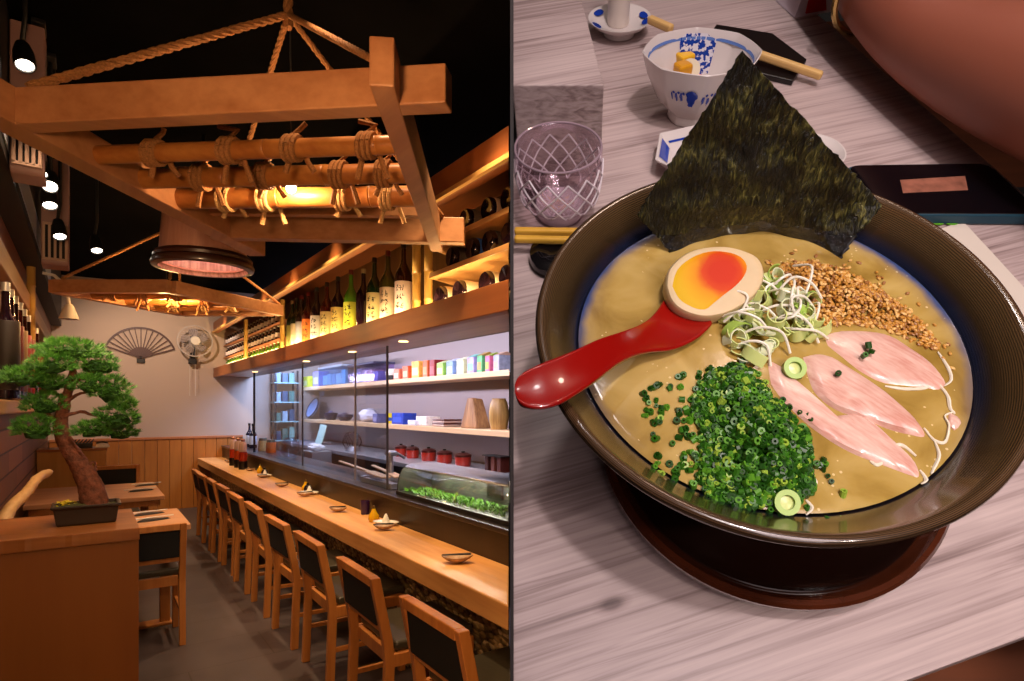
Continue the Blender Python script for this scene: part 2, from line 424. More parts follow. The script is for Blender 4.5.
def bamboo(p0, z1, r):
    mb = MB(); pr = []; z = p0[2]; seg = .17
    pr.append((r * .96, z))
    k = z + random.uniform(.05, .12)
    while k < z1 - .02:
        pr += [(r * .96, k - .008), (r * 1.1, k - .003), (r * 1.02, k), (r * 1.1, k + .003), (r * .96, k + .008)]; k += seg
    pr.append((r * .96, z1))
    return mb.lathe([(a, b) for a, b in pr], 14, (p0[0], p0[1], 0))
for x in (416.5, 428.5, 282.5, 246):
    vv = v_of(x, 1.60)
    bamboo((1.60, vv, 2.067), 2.598, .026).build('bamboo_post', M_BAMBOO, shelf, smooth=True)
vb = v_of(430, 1.57)
for zz in (2.235, 2.405):
    MB().prism([(1.565, 1.565 / KP + .012), (1.95, 1.95 / KP + .012), (1.95, vb + .2), (1.565, vb)], zz, zz + .03).build('rack_board', wood('rack_board_wood', '#b98750', '#cfa066', 'Y', 5, .4, .1), shelf, bevel=.003)
for zz in (2.22, 2.40):
    MB().prism([(1.632, v_of(281, 1.6)), (1.95, v_of(281, 1.6)), (1.95, VS), (1.632, VS)], zz, zz + .012).build('tier_board', M_SHELFW, shelf)
for x in (250, 300, 345, 395):
    vv = v_of(x, 1.66)
    MB().lathe([(0, 0), (.03, 0), (.034, -.004), (.0, -.005)], 16, (1.72, vv, 1.944)).build('downlight', M_LED, shelf, smooth=True)

# ---- kitchen fittings behind the bar
for zz, lab in ((1.745, 'pale wooden kitchen wall shelf, the upper one under the ceiling boards'), (1.245, 'pale wooden kitchen wall shelf, the lower one above the red canisters')):
    mesh_thing(MB().prism(cut(2.70, UR - .005, VFAR - .35), zz, zz + .05), 'wall_shelf', M_PALE, lab, 'shelf', 'kitchen wall shelves', bevel=.004)
kc = thing('kitchen_counter', 'steel topped kitchen work counter against the back wall', 'counter')
MB().prism(cut(2.45, UR - .005, VFAR - .02), .90, .945).build('steel_top', M_STEEL, kc, bevel=.004)
MB().prism(cut(2.50, UR - .005, VFAR - .02), .002, .898).build('cabinet_body', M_DARKMETAL, kc)

# ---- glass screens standing on the sill
gx = [(254, 303, 'large clear glass screen at the far end of the bar sill'), (303, 356, 'clear glass screen in the middle of the bar sill'), (356, 388, 'narrow clear glass screen nearest the steel tap')]
for x0, x1, lab in gx:
    g = thing('glass_screen', lab, 'glass screen', group='glass screens along the bar')
    va, vb2 = v_of(x1, 1.70) + .012, v_of(x0, 1.70) - .012
    MB().box(1.695, 1.705, va, vb2, .907, 1.925).build('pane', M_PANE, g)
    MB().box(1.692, 1.708, va - .004, va + .004, .907, 1.93).build('post', P('screen_post', '#a89c94' if x1 == 356 else '#5a5452', .35, metal=.3), g, bevel=.002)
    if x0 == 254: MB().box(1.688, 1.712, vb2 - .006, vb2 + .006, .907, 1.93).build('post', P('screen_post_dark', '#2a2626', .35, metal=.6), g, bevel=.002)
# ---- bottles
def bottle_profile(r, h):
    return [(0, 0), (r * .85, 0), (r, .008), (r, h * .55), (r * .95, h * .60), (r * .62, h * .68), (r * .36, h * .74), (r * .30, h * .80), (r * .28, h * .93), (0, h * .93)]
def glass_mat(name, c):
    return P(name, c, .08, spec=.6, coat=.6)
BG = {'brown': glass_mat('brown_glass', '#2a120a'), 'green': glass_mat('dark_green_glass', '#122410'), 'bright': glass_mat('bright_green_glass', '#4a7a1c'),
      'purple': glass_mat('purple_black_glass', '#1a0c14'), 'red': glass_mat('deep_red_glass', '#3a0d0a'), 'amber': glass_mat('amber_green_glass', '#3a3412')}
def paper(c): return P('label_paper_' + c.strip('#'), c, .7, vary=.08, bscale=30)
M_INK = P('black_ink', '#1a1414', .7)
def tall_bottle(x, glass, lab, text, h=.52, r=.056, marks=False, frame_u=1.66, z=2.0585, lz=(.05, .26)):
    v = v_of(x, frame_u)
    t = thing('sake_bottle', text, 'bottle', (frame_u, v, z), group='tall sake bottles on the overhead shelf')
    MB().lathe(bottle_profile(r, h), 24).build('glass_body', BG[glass], t, smooth=True)
    MB().lathe([(0, h * .925), (r * .31, h * .925), (r * .33, h * .97), (r * .30, h), (0, h)], 16).build('cap', P('bottle_cap', random.choice(['#1a1414', '#5a1414', '#8a7a5a', '#202018']), .4), t, smooth=True)
    if lab:
        l = MB().lathe([(r * 1.0, lz[0]), (r * 1.02, lz[0] + .002), (r * 1.02, lz[1] - .002), (r * 1.0, lz[1])], 24).build('label', paper(lab), t, smooth=True)
        if marks:
            mb = MB(); rr = r * 1.03
            a0 = math.pi + .75          # towards the room
            for cx_, n in ((-.28, 3), (.22, 3)):
                for k in range(n):
                    zc = lz[1] - .045 - k * .058
                    for (da, dz, ln, an) in [(random.uniform(-.16, .16), random.uniform(-.018, .018), random.uniform(.014, .04), random.choice((0, .1, 1.4, 1.6, -.9, .8))) for _ in range(6)]:
                        da += 0
                        a = a0 + cx_ + da; c = V((rr * math.cos(a), rr * math.sin(a), zc + dz))
                        tx = V((-math.sin(a), math.cos(a), 0)); di = tx * math.cos(an) + V((0, 0, 1)) * math.sin(an); nrm = V((math.cos(a), math.sin(a), 0))
                        up = nrm.cross(di)
                        p, q = c - di * ln / 2 * .7, c + di * ln / 2 * .7
                        w = .003
                        mb.add([p - up * w, q - up * w * .5, q + up * w * .5, p + up * w], [(0, 1, 2, 3)])
            mb.build('writing', M_INK, l)
    return t
TB = [(403.5, 'brown', '#e9d3cb', 'tall brown sake bottle with a pinkish white label, beside the bamboo posts', True),
      (388, 'amber', '#d8c4b2', 'tall amber sake bottle with a pale label, second bottle from the bamboo posts', True),
      (374.5, 'green', '#e6d7a0', 'dark green sake bottle with a cream label, third bottle from the bamboo posts', True),
      (363.5, 'purple', None, 'unlabelled purplish black bottle standing just right of the bright green bottle', False),
      (351, 'bright', '#b9bf3a', 'bright green glass bottle with a yellow green label on the overhead shelf', True),
      (338, 'purple', '#dfc878', 'dark sake bottle with a wide yellow label, left of the bright green bottle', True),
      (327, 'red', '#d6c48e', 'dark red bottle with a narrow cream label, second left of the bright green bottle', True),
      (317, 'purple', '#c9c4c6', 'dark bottle with a silvery grey label, right of the orange labelled bottle', True),
      (308.3, 'red', '#d9762e', 'dark red bottle with an orange label on the overhead shelf', True),
      (301.8, 'purple', '#b5bfd2', 'dark bottle with a pale blue label, just left of the orange labelled bottle', False),
      (296.8, 'green', '#d8d2b8', 'dark green bottle with a whitish label, second left of the orange labelled bottle', False),
      (292.3, 'green', '#8a8a4a', 'dark green bottle with a dull olive label, beside the far bamboo post', False)]
for x, g, l, t, m in TB: tall_bottle(x, g, l, t, marks=m, h=.52 if x < 360 or x > 370 else .48)

# bottles lying in the rack, bases towards the room
def lying(x, z, wrap, text, r=.060):
    v = v_of(x, 1.60)
    t = thing('lying_bottle', text, 'bottle', (1.60, v, z + r + .002), group='bottles lying in the rack')
    MY = Matrix.Rotation(PI / 2, 4, 'Y')
    MB().lathe([(0, .004), (r * .5, .002), (r * .88, 0), (r, .010), (r, .21), (r * .9, .235), (r * .4, .28), (r * .33, .335), (0, .335)], 24, M=MY).build('glass_body', BG['purple'], t, smooth=True)
    if wrap: MB().lathe([(r * 1.0, .028), (r * 1.03, .03), (r * 1.03, .20), (r * 1.0, .202)], 24, M=MY).build('paper_wrap', paper(wrap), t, smooth=True)
    return t
for x, w, tx in ((438.5, '#e8dcc0', 'lying dark bottle with a cream wrap, bottom rack row, next to the bamboo posts'),
                 (457, '#efe6d2', 'lying dark bottle with a cream wrap, second in the bottom rack row'),
                 (484, '#f0e6cc', 'lying dark bottle with a cream wrap, third in the bottom rack row'),
                 (505, '#d8caa8', 'lying dark bottle at the right end of the bottom rack row')): lying(x, 2.0585, w, tx, .064)
for x, w, tx in ((450, '#5a5048', 'lying dark bottle above the bamboo end of the bottom rack row'),
                 (470, '#2a5fb8', 'lying bottle wrapped in bright blue paper in the middle rack row'),
                 (487, '#4a423c', 'lying dark bottle right of the blue wrapped one in the middle rack row'),
                 (506.5, None, 'lying unlabelled bottle at the right end of the middle rack row')): lying(x, 2.2655, w, tx)
for x, w, tx in ((446, None, 'lying dark bottle at the left end of the top rack row'),
                 (464, '#6a5a4a', 'lying dark bottle second in the top rack row'),
                 (486, '#c9a890', 'lying dark bottle with a pinkish wrap in the top rack row'),
                 (506, None, 'lying dark bottle at the right end of the top rack row')): lying(x, 2.4355, w, tx)
# small bottles packed on three tiers at the far end
def small_bottle(g, l, label, group):
    mb = MB(); r, h = .036, .148
    mb.lathe(bottle_profile(r, h)[:-1] + [(r * .28, h * .93)], 12); mb.mi = 1
    mb.lathe([(r * 1.01, .02), (r * 1.02, .022), (r * 1.02, .07), (r * 1.01, .072)], 12)
    mb.mi = 2; mb.lathe([(0, h * .92), (r * .36, h * .92), (r * .36, h), (0, h)], 10)
    o = mb.build('small_sake_bottle', [BG[g], paper(l), P('white_cap', '#e6e0d6', .5)], None, smooth=True)
    return tag(o, label, 'bottle', group)
vs0 = v_of(279, 1.66); nb = 18; tier = [('bright', '#e8efe0', 'small green bottle packed on the lowest far tier', 2.0585), ('purple', '#e6d2cc', 'small dark bottle packed on the middle far tier', 2.2325), ('brown', '#d8ccc4', 'small dark brown bottle packed on the top far tier', 2.4125)]
for g, l, lab, z in tier:
    p = small_bottle(g, l, lab, lab.replace('bottle', 'bottles'))
    for i in range(nb):
        o = p if i == 0 else p.copy()
        if i: COL.objects.link(o)
        o.location = (1.67, vs0 + .06 + i * (10.5 - vs0) / nb, z)

# ---- chairs
def make_chair(label, w=.49, top=.775, d=.45, group=None):
    t = thing('dining_chair', label, 'chair', group=group)
    pl = .05                                  # lean of the back
    for s in (-1, 1):
        y = s * (w / 2 - .018)
        b = MB(); ht = .018
        pts = [(-d / 2 + .03, 0), (-d / 2 + .045, .40), (-d / 2 + .035, .50), (-d / 2 - pl + .03, top - .002)]
        vs = []
        for x, z in pts: vs += [(x - .021, y - ht, z), (x + .021, y - ht, z), (x + .021, y + ht, z), (x - .021, y + ht, z)]
        fs = [(3, 2, 1, 0), (12, 13, 14, 15)]
        for k in range(3):
            for i in range(4): fs.append((4 * k + i, 4 * k + (i + 1) % 4, 4 * k + 4 + (i + 1) % 4, 4 * k + 4 + i))
        b.add(vs, fs); b.build('leg', M_CHAIRW, t, bevel=.004)
        MB().beam((d / 2 - .02, y, 0), (d / 2 - .02, y, .43), .034, .036, (1, 0, 0), base=False).build('leg', M_CHAIRW, t, bevel=.004)
        MB().box(-d / 2 + .06, d / 2 - .035, y - .012, y + .012, .375, .432).build('side_rail', M_CHAIRW, t, bevel=.003)
        MB().box(-d / 2 + .06, d / 2 - .035, y - .010, y + .010, .19, .215).build('stretcher', M_CHAIRW, t, bevel=.003)
    def bx(z): return -d / 2 + .035 - (z - .50) / (top - .50) * (pl + .005)
    MB().beam((bx(top - .02), -w / 2 + .036, top - .022), (bx(top - .02), w / 2 - .036, top - .022), .04, .04, (0, 0, 1), base=False).build('top_rail', M_CHAIRW, t, bevel=.004)
    MB().beam((bx(.545), -w / 2 + .036, .545), (bx(.545), w / 2 - .036, .545), .030, .030, (0, 0, 1), base=False).build('back_rail', M_CHAIRW, t, bevel=.004)
    MB().beam((bx((top + .52) / 2), 0, .561), (bx(top - .045), 0, top - .043), w - .074, .022, (1, 0, 0), base=False).build('back_panel', M_BLACKPAD, t, bevel=.004)
    MB().box(-d / 2 + .055, -d / 2 + .083, -w / 2 + .037, w / 2 - .037, .372, .432).build('seat_rail', M_CHAIRW, t, bevel=.003)
    MB().box(d / 2 - .036, d / 2 - .010, -w / 2 + .037, w / 2 - .037, .375, .432).build('seat_rail', M_CHAIRW, t, bevel=.003)
    MB().box(-d / 2 + .075, d / 2 + .005, -w / 2 + .022, w / 2 - .022, .434, .478).build('seat', M_SEAT, t, bevel=.014, seg=3)
    return t
cv = [v_of(x, .965) - .245 for x in (402.8, 338.8, 295.5, 268, 246.5, 230, 217, 207, 199, 192.8)]
print('chairs', cv)
nm = ['nearest', 'second', 'third', 'fourth', 'fifth', 'sixth', 'seventh', 'eighth', 'ninth', 'last']
proto = None
for i, y in enumerate(cv):
    lab = 'wooden bar chair with a black padded back, %s one along the counter from the front' % nm[i] if 0 < i < 9 else \
        ('wooden bar chair with a black padded back, nearest the front at the counter' if i == 0 else 'wooden bar chair with a black padded back, last by the far wall')
    if proto is None: proto = make_chair(lab, group='chairs along the bar counter'); proto.location = (1.21, y, 0)
    else: copy_tree(proto, (1.21 + random.uniform(-.008, .008), y, 0), random.uniform(-.02, .02), lab)
copy_tree(proto, (.245, 4.735, 0), PI / 2, 'wooden chair with a black padded back tucked under the nearer table', group='chairs at the small tables')
c2 = make_chair('black backed chair facing the room at the far side of the farther table', w=.40, top=.89, group='chairs at the small tables')
c2.matrix_world = Matrix.Translation(V((.235, 7.62, 0))) @ Matrix.Rotation(-PI / 2, 4, 'Z')

# ---- tables on the left
def table(u0, u1, v0, v1, label):
    t = thing('small_table', label, 'table', ((u0 + u1) / 2, (v0 + v1) / 2, 0), group='small tables along the left wall')
    a, b = (u1 - u0) / 2, (v1 - v0) / 2
    MB().box(-a, a, -b, b, .715, .75).build('table_top', M_TABLEW, t, bevel=.004)
    MB().box(-a + .03, a - .03, -b + .03, b - .03, .665, .713).build('apron', M_CHAIRW, t, bevel=.003)
    for sx in (-1, 1): MB().box(sx * (a - .10) - .03, sx * (a - .10) + .03, .09, .15, .02, .664).build('leg', M_CHAIRW, t, bevel=.004)
    MB().box(-a + .06, a - .06, .06, .18, .002, .02).build('foot', M_CHAIRW, t, bevel=.004)
    return t
table(UL + .03, .522, 4.56, 5.33, 'small wooden table with a folded napkin, nearer of the two on the left')
table(UL + .03, .512, 6.14, 7.32, 'small wooden table, farther one on the left in front of the wooden wall')
M_STRIPE = P('speckled_tan_glaze', '#a07c58', .35, vary=.45, bscale=45)
def boat_dish(p, s, rz, label, group):
    def fn(i, j):
        a = i * 2 * PI; r = j
        w = 1 - .35 * abs(math.cos(a)) ** 3
        x, y = math.cos(a) * r, math.sin(a) * r * .52 * w
        return (x * s, y * s, s * (.06 + .34 * r ** 3 + .10 * r * math.cos(a) ** 2))
    t = thing('boat_dish', label, 'dish', p, rz, group)
    MB().grid(fn, 28, 6).build('bowl', M_STRIPE, t, smooth=True, solid=.004)
    mb = MB().tube([(-.9 * s, .05 * s, .62 * s), (.95 * s, -.1 * s, .50 * s)], [.004, .0025]); mb.build('dark_pick', M_BLACKW, t, smooth=True)
    mb = MB().tube([(-.9 * s, .20 * s, .60 * s), (.95 * s, .02 * s, .50 * s)], [.004, .0025]); mb.build('dark_pick', M_BLACKW, t, smooth=True)
    return t
dz = .7305
bd = [((457, 563), .078, .3, 'speckled boat shaped dish nearest the front of the bar counter'), ((384, 530), .07, .2, 'speckled boat dish in front of the purple cup'),
      ((338, 512), .07, .1, 'speckled boat dish alone between the two nearer yellow bottles'), ((305, 496.5), .07, .4, 'speckled boat dish in front of the middle yellow bottle'),
      ((282, 487), .07, .2, 'speckled boat dish between the middle and far yellow bottles'), ((262.5, 478), .065, .1, 'speckled boat dish in front of the farthest yellow bottle'),
      ((250, 471), .060, .3, 'speckled boat dish left of the farthest yellow bottle'), ((237, 462), .06, .3, 'speckled boat dish nearest the red condiment jars')]
for (x, y), s, rz, lab in bd:
    p = at_z(x, y, dz); p.x = min(p.x, 1.53); boat_dish(p, s, rz + 2.2, lab, 'boat dishes along the bar counter')
M_YEL = P('yellow_glaze', '#d9a812', .25, coat=.4); M_PORC = P('white_porcelain', '#dcd8d0', .2, coat=.3)
for (bx_, by_), (px_, py_), w in (((373.8, 521.5), (393, 524), 'nearest'), ((308, 491), (319, 493.5), 'middle'), ((266, 473), (273.5, 476), 'farthest')):
    p = at_z(bx_, by_, dz); p.x = min(p.x, 1.565); k = 1.0 if w == 'nearest' else .95
    t = thing('pear_bottle', 'yellow pear shaped bottle on the bar, %s of the three' % w, 'bottle', p, group='yellow bottles on the bar')
    MB().lathe([(0, 0), (.028, 0), (.036, .015), (.034, .04), (.018, .065), (.011, .085), (0, .088)], 20).build('body', M_YEL, t, smooth=True)
    MB().lathe([(0, .086), (.010, .086), (.008, .105), (0, .108)], 12).build('stopper', P('dark_stopper', '#5a4410', .5), t, smooth=True)
    q = at_z(px_, py_, dz); q.x = min(q.x, 1.535)
    t = thing('oval_plate', 'white oval plate with a folded cloth beside the %s yellow bottle' % w, 'plate', q, 2.1, 'oval plates on the bar')
    def fn(i, j):
        a = i * 2 * PI; return (math.cos(a) * .095 * j, math.sin(a) * .05 * j, .004 + .018 * j ** 3)
    MB().grid(fn, 28, 5).build('dish', M_PORC, t, smooth=True, solid=.004)
    t2 = thing('folded_cloth', 'small white folded cloth standing on the plate by the %s yellow bottle' % w, 'cloth', q + V((0, 0, .0085)), 2.1, 'folded cloths on the oval plates')
    mb = MB().lathe([(0, 0), (.03, 0), (.02, .03), (.006, .062), (0, .066)], 9); mb.build('cloth', P('white_cloth', '#e6e0d0', .8), t2, smooth=True)
    if w != 'nearest':
        t3 = thing('soy_pot', 'small dark soy pot behind the plate by the %s yellow bottle' % w, 'pot', V((1.565, q.y + .16, q.z)), group='soy pots on the bar')
        MB().lathe([(0, 0), (.03, 0), (.036, .03), (.025, .06), (0, .065)], 16).build('body', P('dark_pot_glaze', '#241a24', .3), t3, smooth=True)
        MB().lathe([(0, .064), (.012, .064), (.010, .08), (0, .082)], 10).build('knob', M_BLACKW, t3, smooth=True)
cp_ = at_z(384.5, 515, dz)
t = thing('tall_cup', 'deep purple straight cup behind the nearest yellow bottle', 'cup', (min(cp_.x, 1.57), cp_.y + .12, dz))
MB().lathe([(0, 0), (.028, 0), (.034, .095), (.031, .095), (.026, .01), (0, .01)], 20).build('body', P('purple_glaze', '#2e1648', .3, coat=.3), t, smooth=True)
# condiment jars at the far end of the bar
jar_glass = P('jar_glass', '#c8a090', .12, spec=.6, coat=.5)
for k, (x, c, nme) in enumerate(((233.5, '#b83a1e', 'left'), (238.5, '#c8501e', 'middle'), (243, '#a83018', 'right'))):
    p = V((1.50, v_of(x, 1.50), dz))
    t = thing('condiment_jar', '%s one of three red condiment jars in black holders at the far bar end' % nme, 'jar', p, group='condiment jars at the far end of the bar')
    MB().lathe([(0, 0), (.050, 0), (.052, .10), (0, .10)], 16).build('holder', M_BLACKW, t, smooth=True)
    MB().lathe([(0, .1005), (.046, .1005), (.048, .21), (0, .215)], 16).build('filling', P('chili_%d' % k, c, .3), t, smooth=True)
    MB().lathe([(0, .2155), (.047, .2155), (.044, .31), (.030, .335), (0, .337)], 16).build('jar', jar_glass, t, smooth=True)
    MB().lathe([(0, .338), (.022, .338), (.026, .36), (0, .375)], 16).build('lid', P('copper_lid', '#c08060', .35, metal=.3), t, smooth=True)
for x, nme in ((249.5, 'left'), (253, 'right')):
    p = V((1.85, v_of(x, 1.85), .9065))
    t = thing('sauce_bottle', '%s of two dark sauce bottles beside the red condiment jars' % nme, 'bottle', p, group='sauce bottles by the condiment jars')
    MB().lathe(bottle_profile(.05, .33), 16).build('body', P('navy_glass', '#141a30', .15, coat=.4), t, smooth=True)
    MB().lathe([(.0505, .05), (.0515, .052), (.0515, .17), (.0505, .172)], 16).build('label', paper('#c8d4e6'), t, smooth=True)
    MB().lathe([(0, .308), (.017, .308), (.017, .345), (0, .345)], 10).build('cap', M_BLACKW, t, smooth=True)
# small dishes and napkins on the left tables
for (x, y), lab, tab in (((147, 514.5), 'dark folded napkin roll on the nearer small table, further from the front edge', 0), ((152, 520.5), 'dark folded napkin roll on the nearer small table, closer to the front edge', 0),
                    ((146, 485.5), 'dark chopstick roll on the farther small table near its back', 1), ((140, 491), 'dark chopstick roll in the middle of the farther small table', 1)):
    p = at_z(x, y, .7515)
    t = thing('napkin_roll', lab, 'napkin', p, .25, 'napkin rolls on the small tables')
    MB().pillow([(-.10, -.02), (-.05, -.03), (.05, -.028), (.11, -.005), (.06, .02), (-.06, .03)], 0, .014).build('cloth', P('charcoal_cloth', '#2a2624', .8), t, smooth=True)
    MB().tube([(-.12, .0, .019), (.13, .01, .019)], .004).build('chopstick', M_PORC, t, smooth=True)

# ---- cabinet in the foreground and what stands on it
cab = thing('reception_cabinet', 'plain honey brown cabinet with a rough wooden top in the left foreground', 'cabinet', (-.1, 4.05, 0))
MB().box(-.315, .30, -.345, .33, 0.002, .838).build('body', M_CABBODY, cab, bevel=.003)
mb = MB()
n = 26
top = [(-.318, -.36)] + [(-.318 + .62 * i / n, -.36 + .006 * noise.noise(V((i * .7, 3, 0)))) for i in range(1, n)] + [(.303, -.36), (.303, .36), (-.318, .36)]
mb.prism(top, .84, .90); mb.build('top_slab', M_CABTOP, cab, bevel=.004)

tree = thing('bonsai_tree', 'pine bonsai with a leaning trunk and rounded needle pads in a dark tray pot', 'bonsai', (-.005, 4.03, .9005))
BO = V((-.005, 4.03, .9005))
def bt(x, y, dv=0.0): return at_v(x, y, 4.03 + dv) - BO
mb = MB()
a, b = .132, .10
def rect(k, z): return [V((-a * k, -b * k, z)), V((a * k, -b * k, z)), V((a * k, b * k, z)), V((-a * k, b * k, z))]
lv = [rect(.88, 0), rect(.92, .01), rect(1.0, .085), rect(1.08, .088), rect(1.08, .10), rect(.95, .10), rect(.93, .075)]
vs = [p for l in lv for p in l]; fs = [(3, 2, 1, 0), (24, 25, 26, 27)]
for k in range(6):
    for i in range(4): fs.append((4 * k + i, 4 * k + (i + 1) % 4, 4 * k + 4 + (i + 1) % 4, 4 * k + 4 + i))
mb.add(vs, fs); mb.build('tray_pot', P('dark_pot_clay', '#2a1a12', .4), tree, bevel=.004)
def fn(i, j):
    x, y = (i - .5) * 2 * a * .94, (j - .5) * 2 * b * .94
    return (x, y, .082 + .02 * (1 - (2 * i - 1) ** 2) * (1 - (2 * j - 1) ** 2) + .006 * noise.noise(V((x * 40, y * 40, 0))))
MB().grid(fn, 20, 14).build('moss_soil', P('moss_soil', '#4a4a22', .9, bump=.6, bscale=120, vary=.5), tree, smooth=True)
trunk_px = [((95, 503), .056), ((91, 488), .050), ((86, 476), .045), ((78, 462), .038), ((70, 450), .033), ((63, 437), .030), ((61, 422), .027), ((64, 405), .023), ((69, 388), .018), ((73, 370), .013), ((74, 356), .008)]
M_BARK = P('red_brown_bark', '#7a4630', .75, bump=.9, bscale=45, vary=.45)
def gnarl(pts, rs, n=12):
    m = MB(); m.tube(pts, rs, n)
    m.v = [p + (V((noise.noise(p * 38), noise.noise(p * 38 + V((7, 0, 0))), noise.noise(p * 30 + V((0, 9, 0)))))) * .007 for p in m.v]
    return m
def smooth_path(pp, k=4):
    out = []
    for i in range(len(pp) - 1):
        p0, p1, p2, p3 = pp[max(i - 1, 0)], pp[i], pp[i + 1], pp[min(i + 2, len(pp) - 1)]
        for j in range(k):
            t = j / k
            out.append(.5 * ((2 * p1) + (p2 - p0) * t + (2 * p0 - 5 * p1 + 4 * p2 - p3) * t * t + (3 * p1 - p0 - 3 * p2 + p3) * t ** 3))
    out.append(pp[-1]); return out
tp = smooth_path([bt(*q) for q, r in trunk_px]); rr = smooth_path([V((r, 0, 0)) for q, r in trunk_px]); rr = [p.x * 1.12 for p in rr]
tp[0].z -= .01
gnarl(tp, rr, 14).build('trunk', M_BARK, tree, smooth=True)
for pts in ([(60, 425), (50, 415), (38, 408)], [(62, 432), (48, 432), (36, 432)], [(61, 418), (80, 412), (104, 418), (116, 424)], [(64, 402), (85, 392), (104, 392)], [(64, 400), (48, 388), (28, 382)], [(70, 388), (84, 376), (96, 370)], [(74, 366), (66, 358), (54, 360)], [(84, 475), (93, 462), (97, 470)]):
    q = smooth_path([bt(x, y, random.uniform(-.03, .03)) for x, y in pts], 5); k = len(q)
    gnarl(q, [.010 * (1 - .7 * i / k) for i in range(k)], 7).build('branch', M_BARK, tree, smooth=True)
pads = [((70, 352), .150, .075), ((97, 366), .105, .085), ((52, 366), .10, .075), ((24, 379), .10, .065), ((110, 392), .105, .10), ((90, 386), .085, .07), ((50, 385), .085, .055), ((45, 406), .10, .075), ((37, 430), .105, .085), ((117, 420), .11, .095), ((92, 432), .085, .05), ((120, 434), .085, .05), ((124, 405), .06, .05)]
M_NEEDLE = []
for i, c in enumerate(('#4a8a2a', '#6fae40', '#356a22')): M_NEEDLE.append(P('pine_needle_%d' % i, c, .55, vary=.3, bscale=90))
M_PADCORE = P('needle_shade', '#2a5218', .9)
for ci, ((x, y), rx, rz_) in enumerate(pads):
    c = bt(x, y, random.uniform(-.05, .05)); mb = MB()
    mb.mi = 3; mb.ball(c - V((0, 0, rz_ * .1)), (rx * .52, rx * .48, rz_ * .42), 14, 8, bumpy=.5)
    N = int(300 * (rx / .1) ** 1.3)
    for k in range(N):
        a_ = random.uniform(0, 2 * PI); s_ = random.uniform(-.35, 1); q = math.sqrt(1 - s_ * s_)
        bump = 1 + .42 * noise.noise(V((a_ * 1.7, s_ * 3, ci)))
        nrm = V((math.cos(a_) * q, math.sin(a_) * q, s_)); p = c + V((nrm.x * rx * .8 * bump, nrm.y * rx * .75 * bump, nrm.z * rz_ * .8 * bump))
        d0 = (V((nrm.x, nrm.y, nrm.z * .8 + .55))).normalized()
        mb.mi = random.choice((0, 0, 1, 1, 2))
        for h in range(9):
            dd = (d0 + V((random.gauss(0, .45), random.gauss(0, .45), random.gauss(0, .3)))).normalized()
            L = random.uniform(.018, .034); w = .0015; sd = dd.orthogonal().normalized() * w
            mb.add([p - sd, p + sd, p + dd * L], [(0, 1, 2)])
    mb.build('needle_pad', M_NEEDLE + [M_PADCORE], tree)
fl = thing('yellow_flowers', 'small clump of yellow flowers at the foot of the bonsai trunk', 'flowers', at_v(66, 497, 4.08))
mb = MB()
for k in range(26):
    p = V((random.uniform(-.042, .042), random.uniform(-.025, .025), random.uniform(.0, .03)))
    M = Matrix.Rotation(random.uniform(0, 6), 4, 'Z') @ Matrix.Rotation(random.uniform(-.6, .6), 4, 'X')
    mb.pillow([tuple((V((math.cos(t), math.sin(t), 0)) * (.011 if i % 2 else .006))[:2]) for i, t in enumerate([PI * j / 5 for j in range(10)])], 0, .003, 2)
    k0 = len(mb.v) - 30
    for i in range(k0, len(mb.v)): mb.v[i] = M @ mb.v[i] + p
mb.build('petals', P('yellow_petal', '#e0c81e', .6), fl, smooth=True)
fl.location.z = .985
# log handrail by the left wall
lg = [at_v(-8, 528, 4.5), at_v(10, 509, 4.65), at_v(26, 493, 4.9), at_v(38, 478, 5.15), at_v(50, 472, 5.4)]
lg = [V((max(p.x, UL + .05), p.y, p.z)) for p in lg]
mesh_thing(gnarl(smooth_path(lg, 6), [.75 * k for k in (.043, .045, .042, .046, .042, .044, .040, .042, .04, .043, .04, .041, .038, .04, .037, .038, .036, .037, .034, .035, .033, .034, .03, .03, .022)], 14), 'log_rail', wood('pale_log', '#b58a50', '#d0aa70', 'Y', 8, .5, .2), 'pale curved log rail rising along the left wall behind the cabinet', 'rail', smooth=True)
# booth divider further down the room
dv = thing('booth_divider', 'plain tan wooden box cabinet behind the small tables', 'cabinet', (0, 8.35, 0))
MB().box(UL + .01, .155, -.2, .2, .002, 1.03).build('body', wood('tan_veneer', '#a8763c', '#bd8a4c', 'Z', 3, .5, .03), dv, bevel=.003)
MB().box(UL + .005, .165, -.21, .21, 1.032, 1.055).build('top', M_CABTOP, dv, bevel=.003)
for k, (x, c, lab) in enumerate(((82, '#1a1616', 'black cutlery box on top of the tan wooden cabinet'), (102, '#e6ded2', 'white cloth bundle on top of the tan wooden cabinet, right of the cutlery box'))):
    p = at_v(x, 448, 8.3); p.z = 1.0565
    t = thing('cutlery_box' if k == 0 else 'cloth_bundle', lab, 'box' if k == 0 else 'cloth', p)
    if k == 0:
        MB().box(-.09, .09, -.06, .06, 0, .05).build('tray', P('black_tray', c, .4), t, bevel=.006)
        for j in range(6): MB().tube([(-.08 + .03 * j, -.02, .05), (-.05 + .03 * j, .03, .085)], .006).build('handle', M_BLACKW, t, smooth=True)
    else:
        MB().pillow([(-.06, -.05), (.06, -.04), (.07, .04), (-.05, .05)], 0, .045).build('fold', P('white_linen', c, .8), t, smooth=True)
        MB().tube([(-.05, -.03, .046), (0, .0, .058), (.05, .02, .046)], .008).build('dark_tie', M_BLACKW, t, smooth=True)
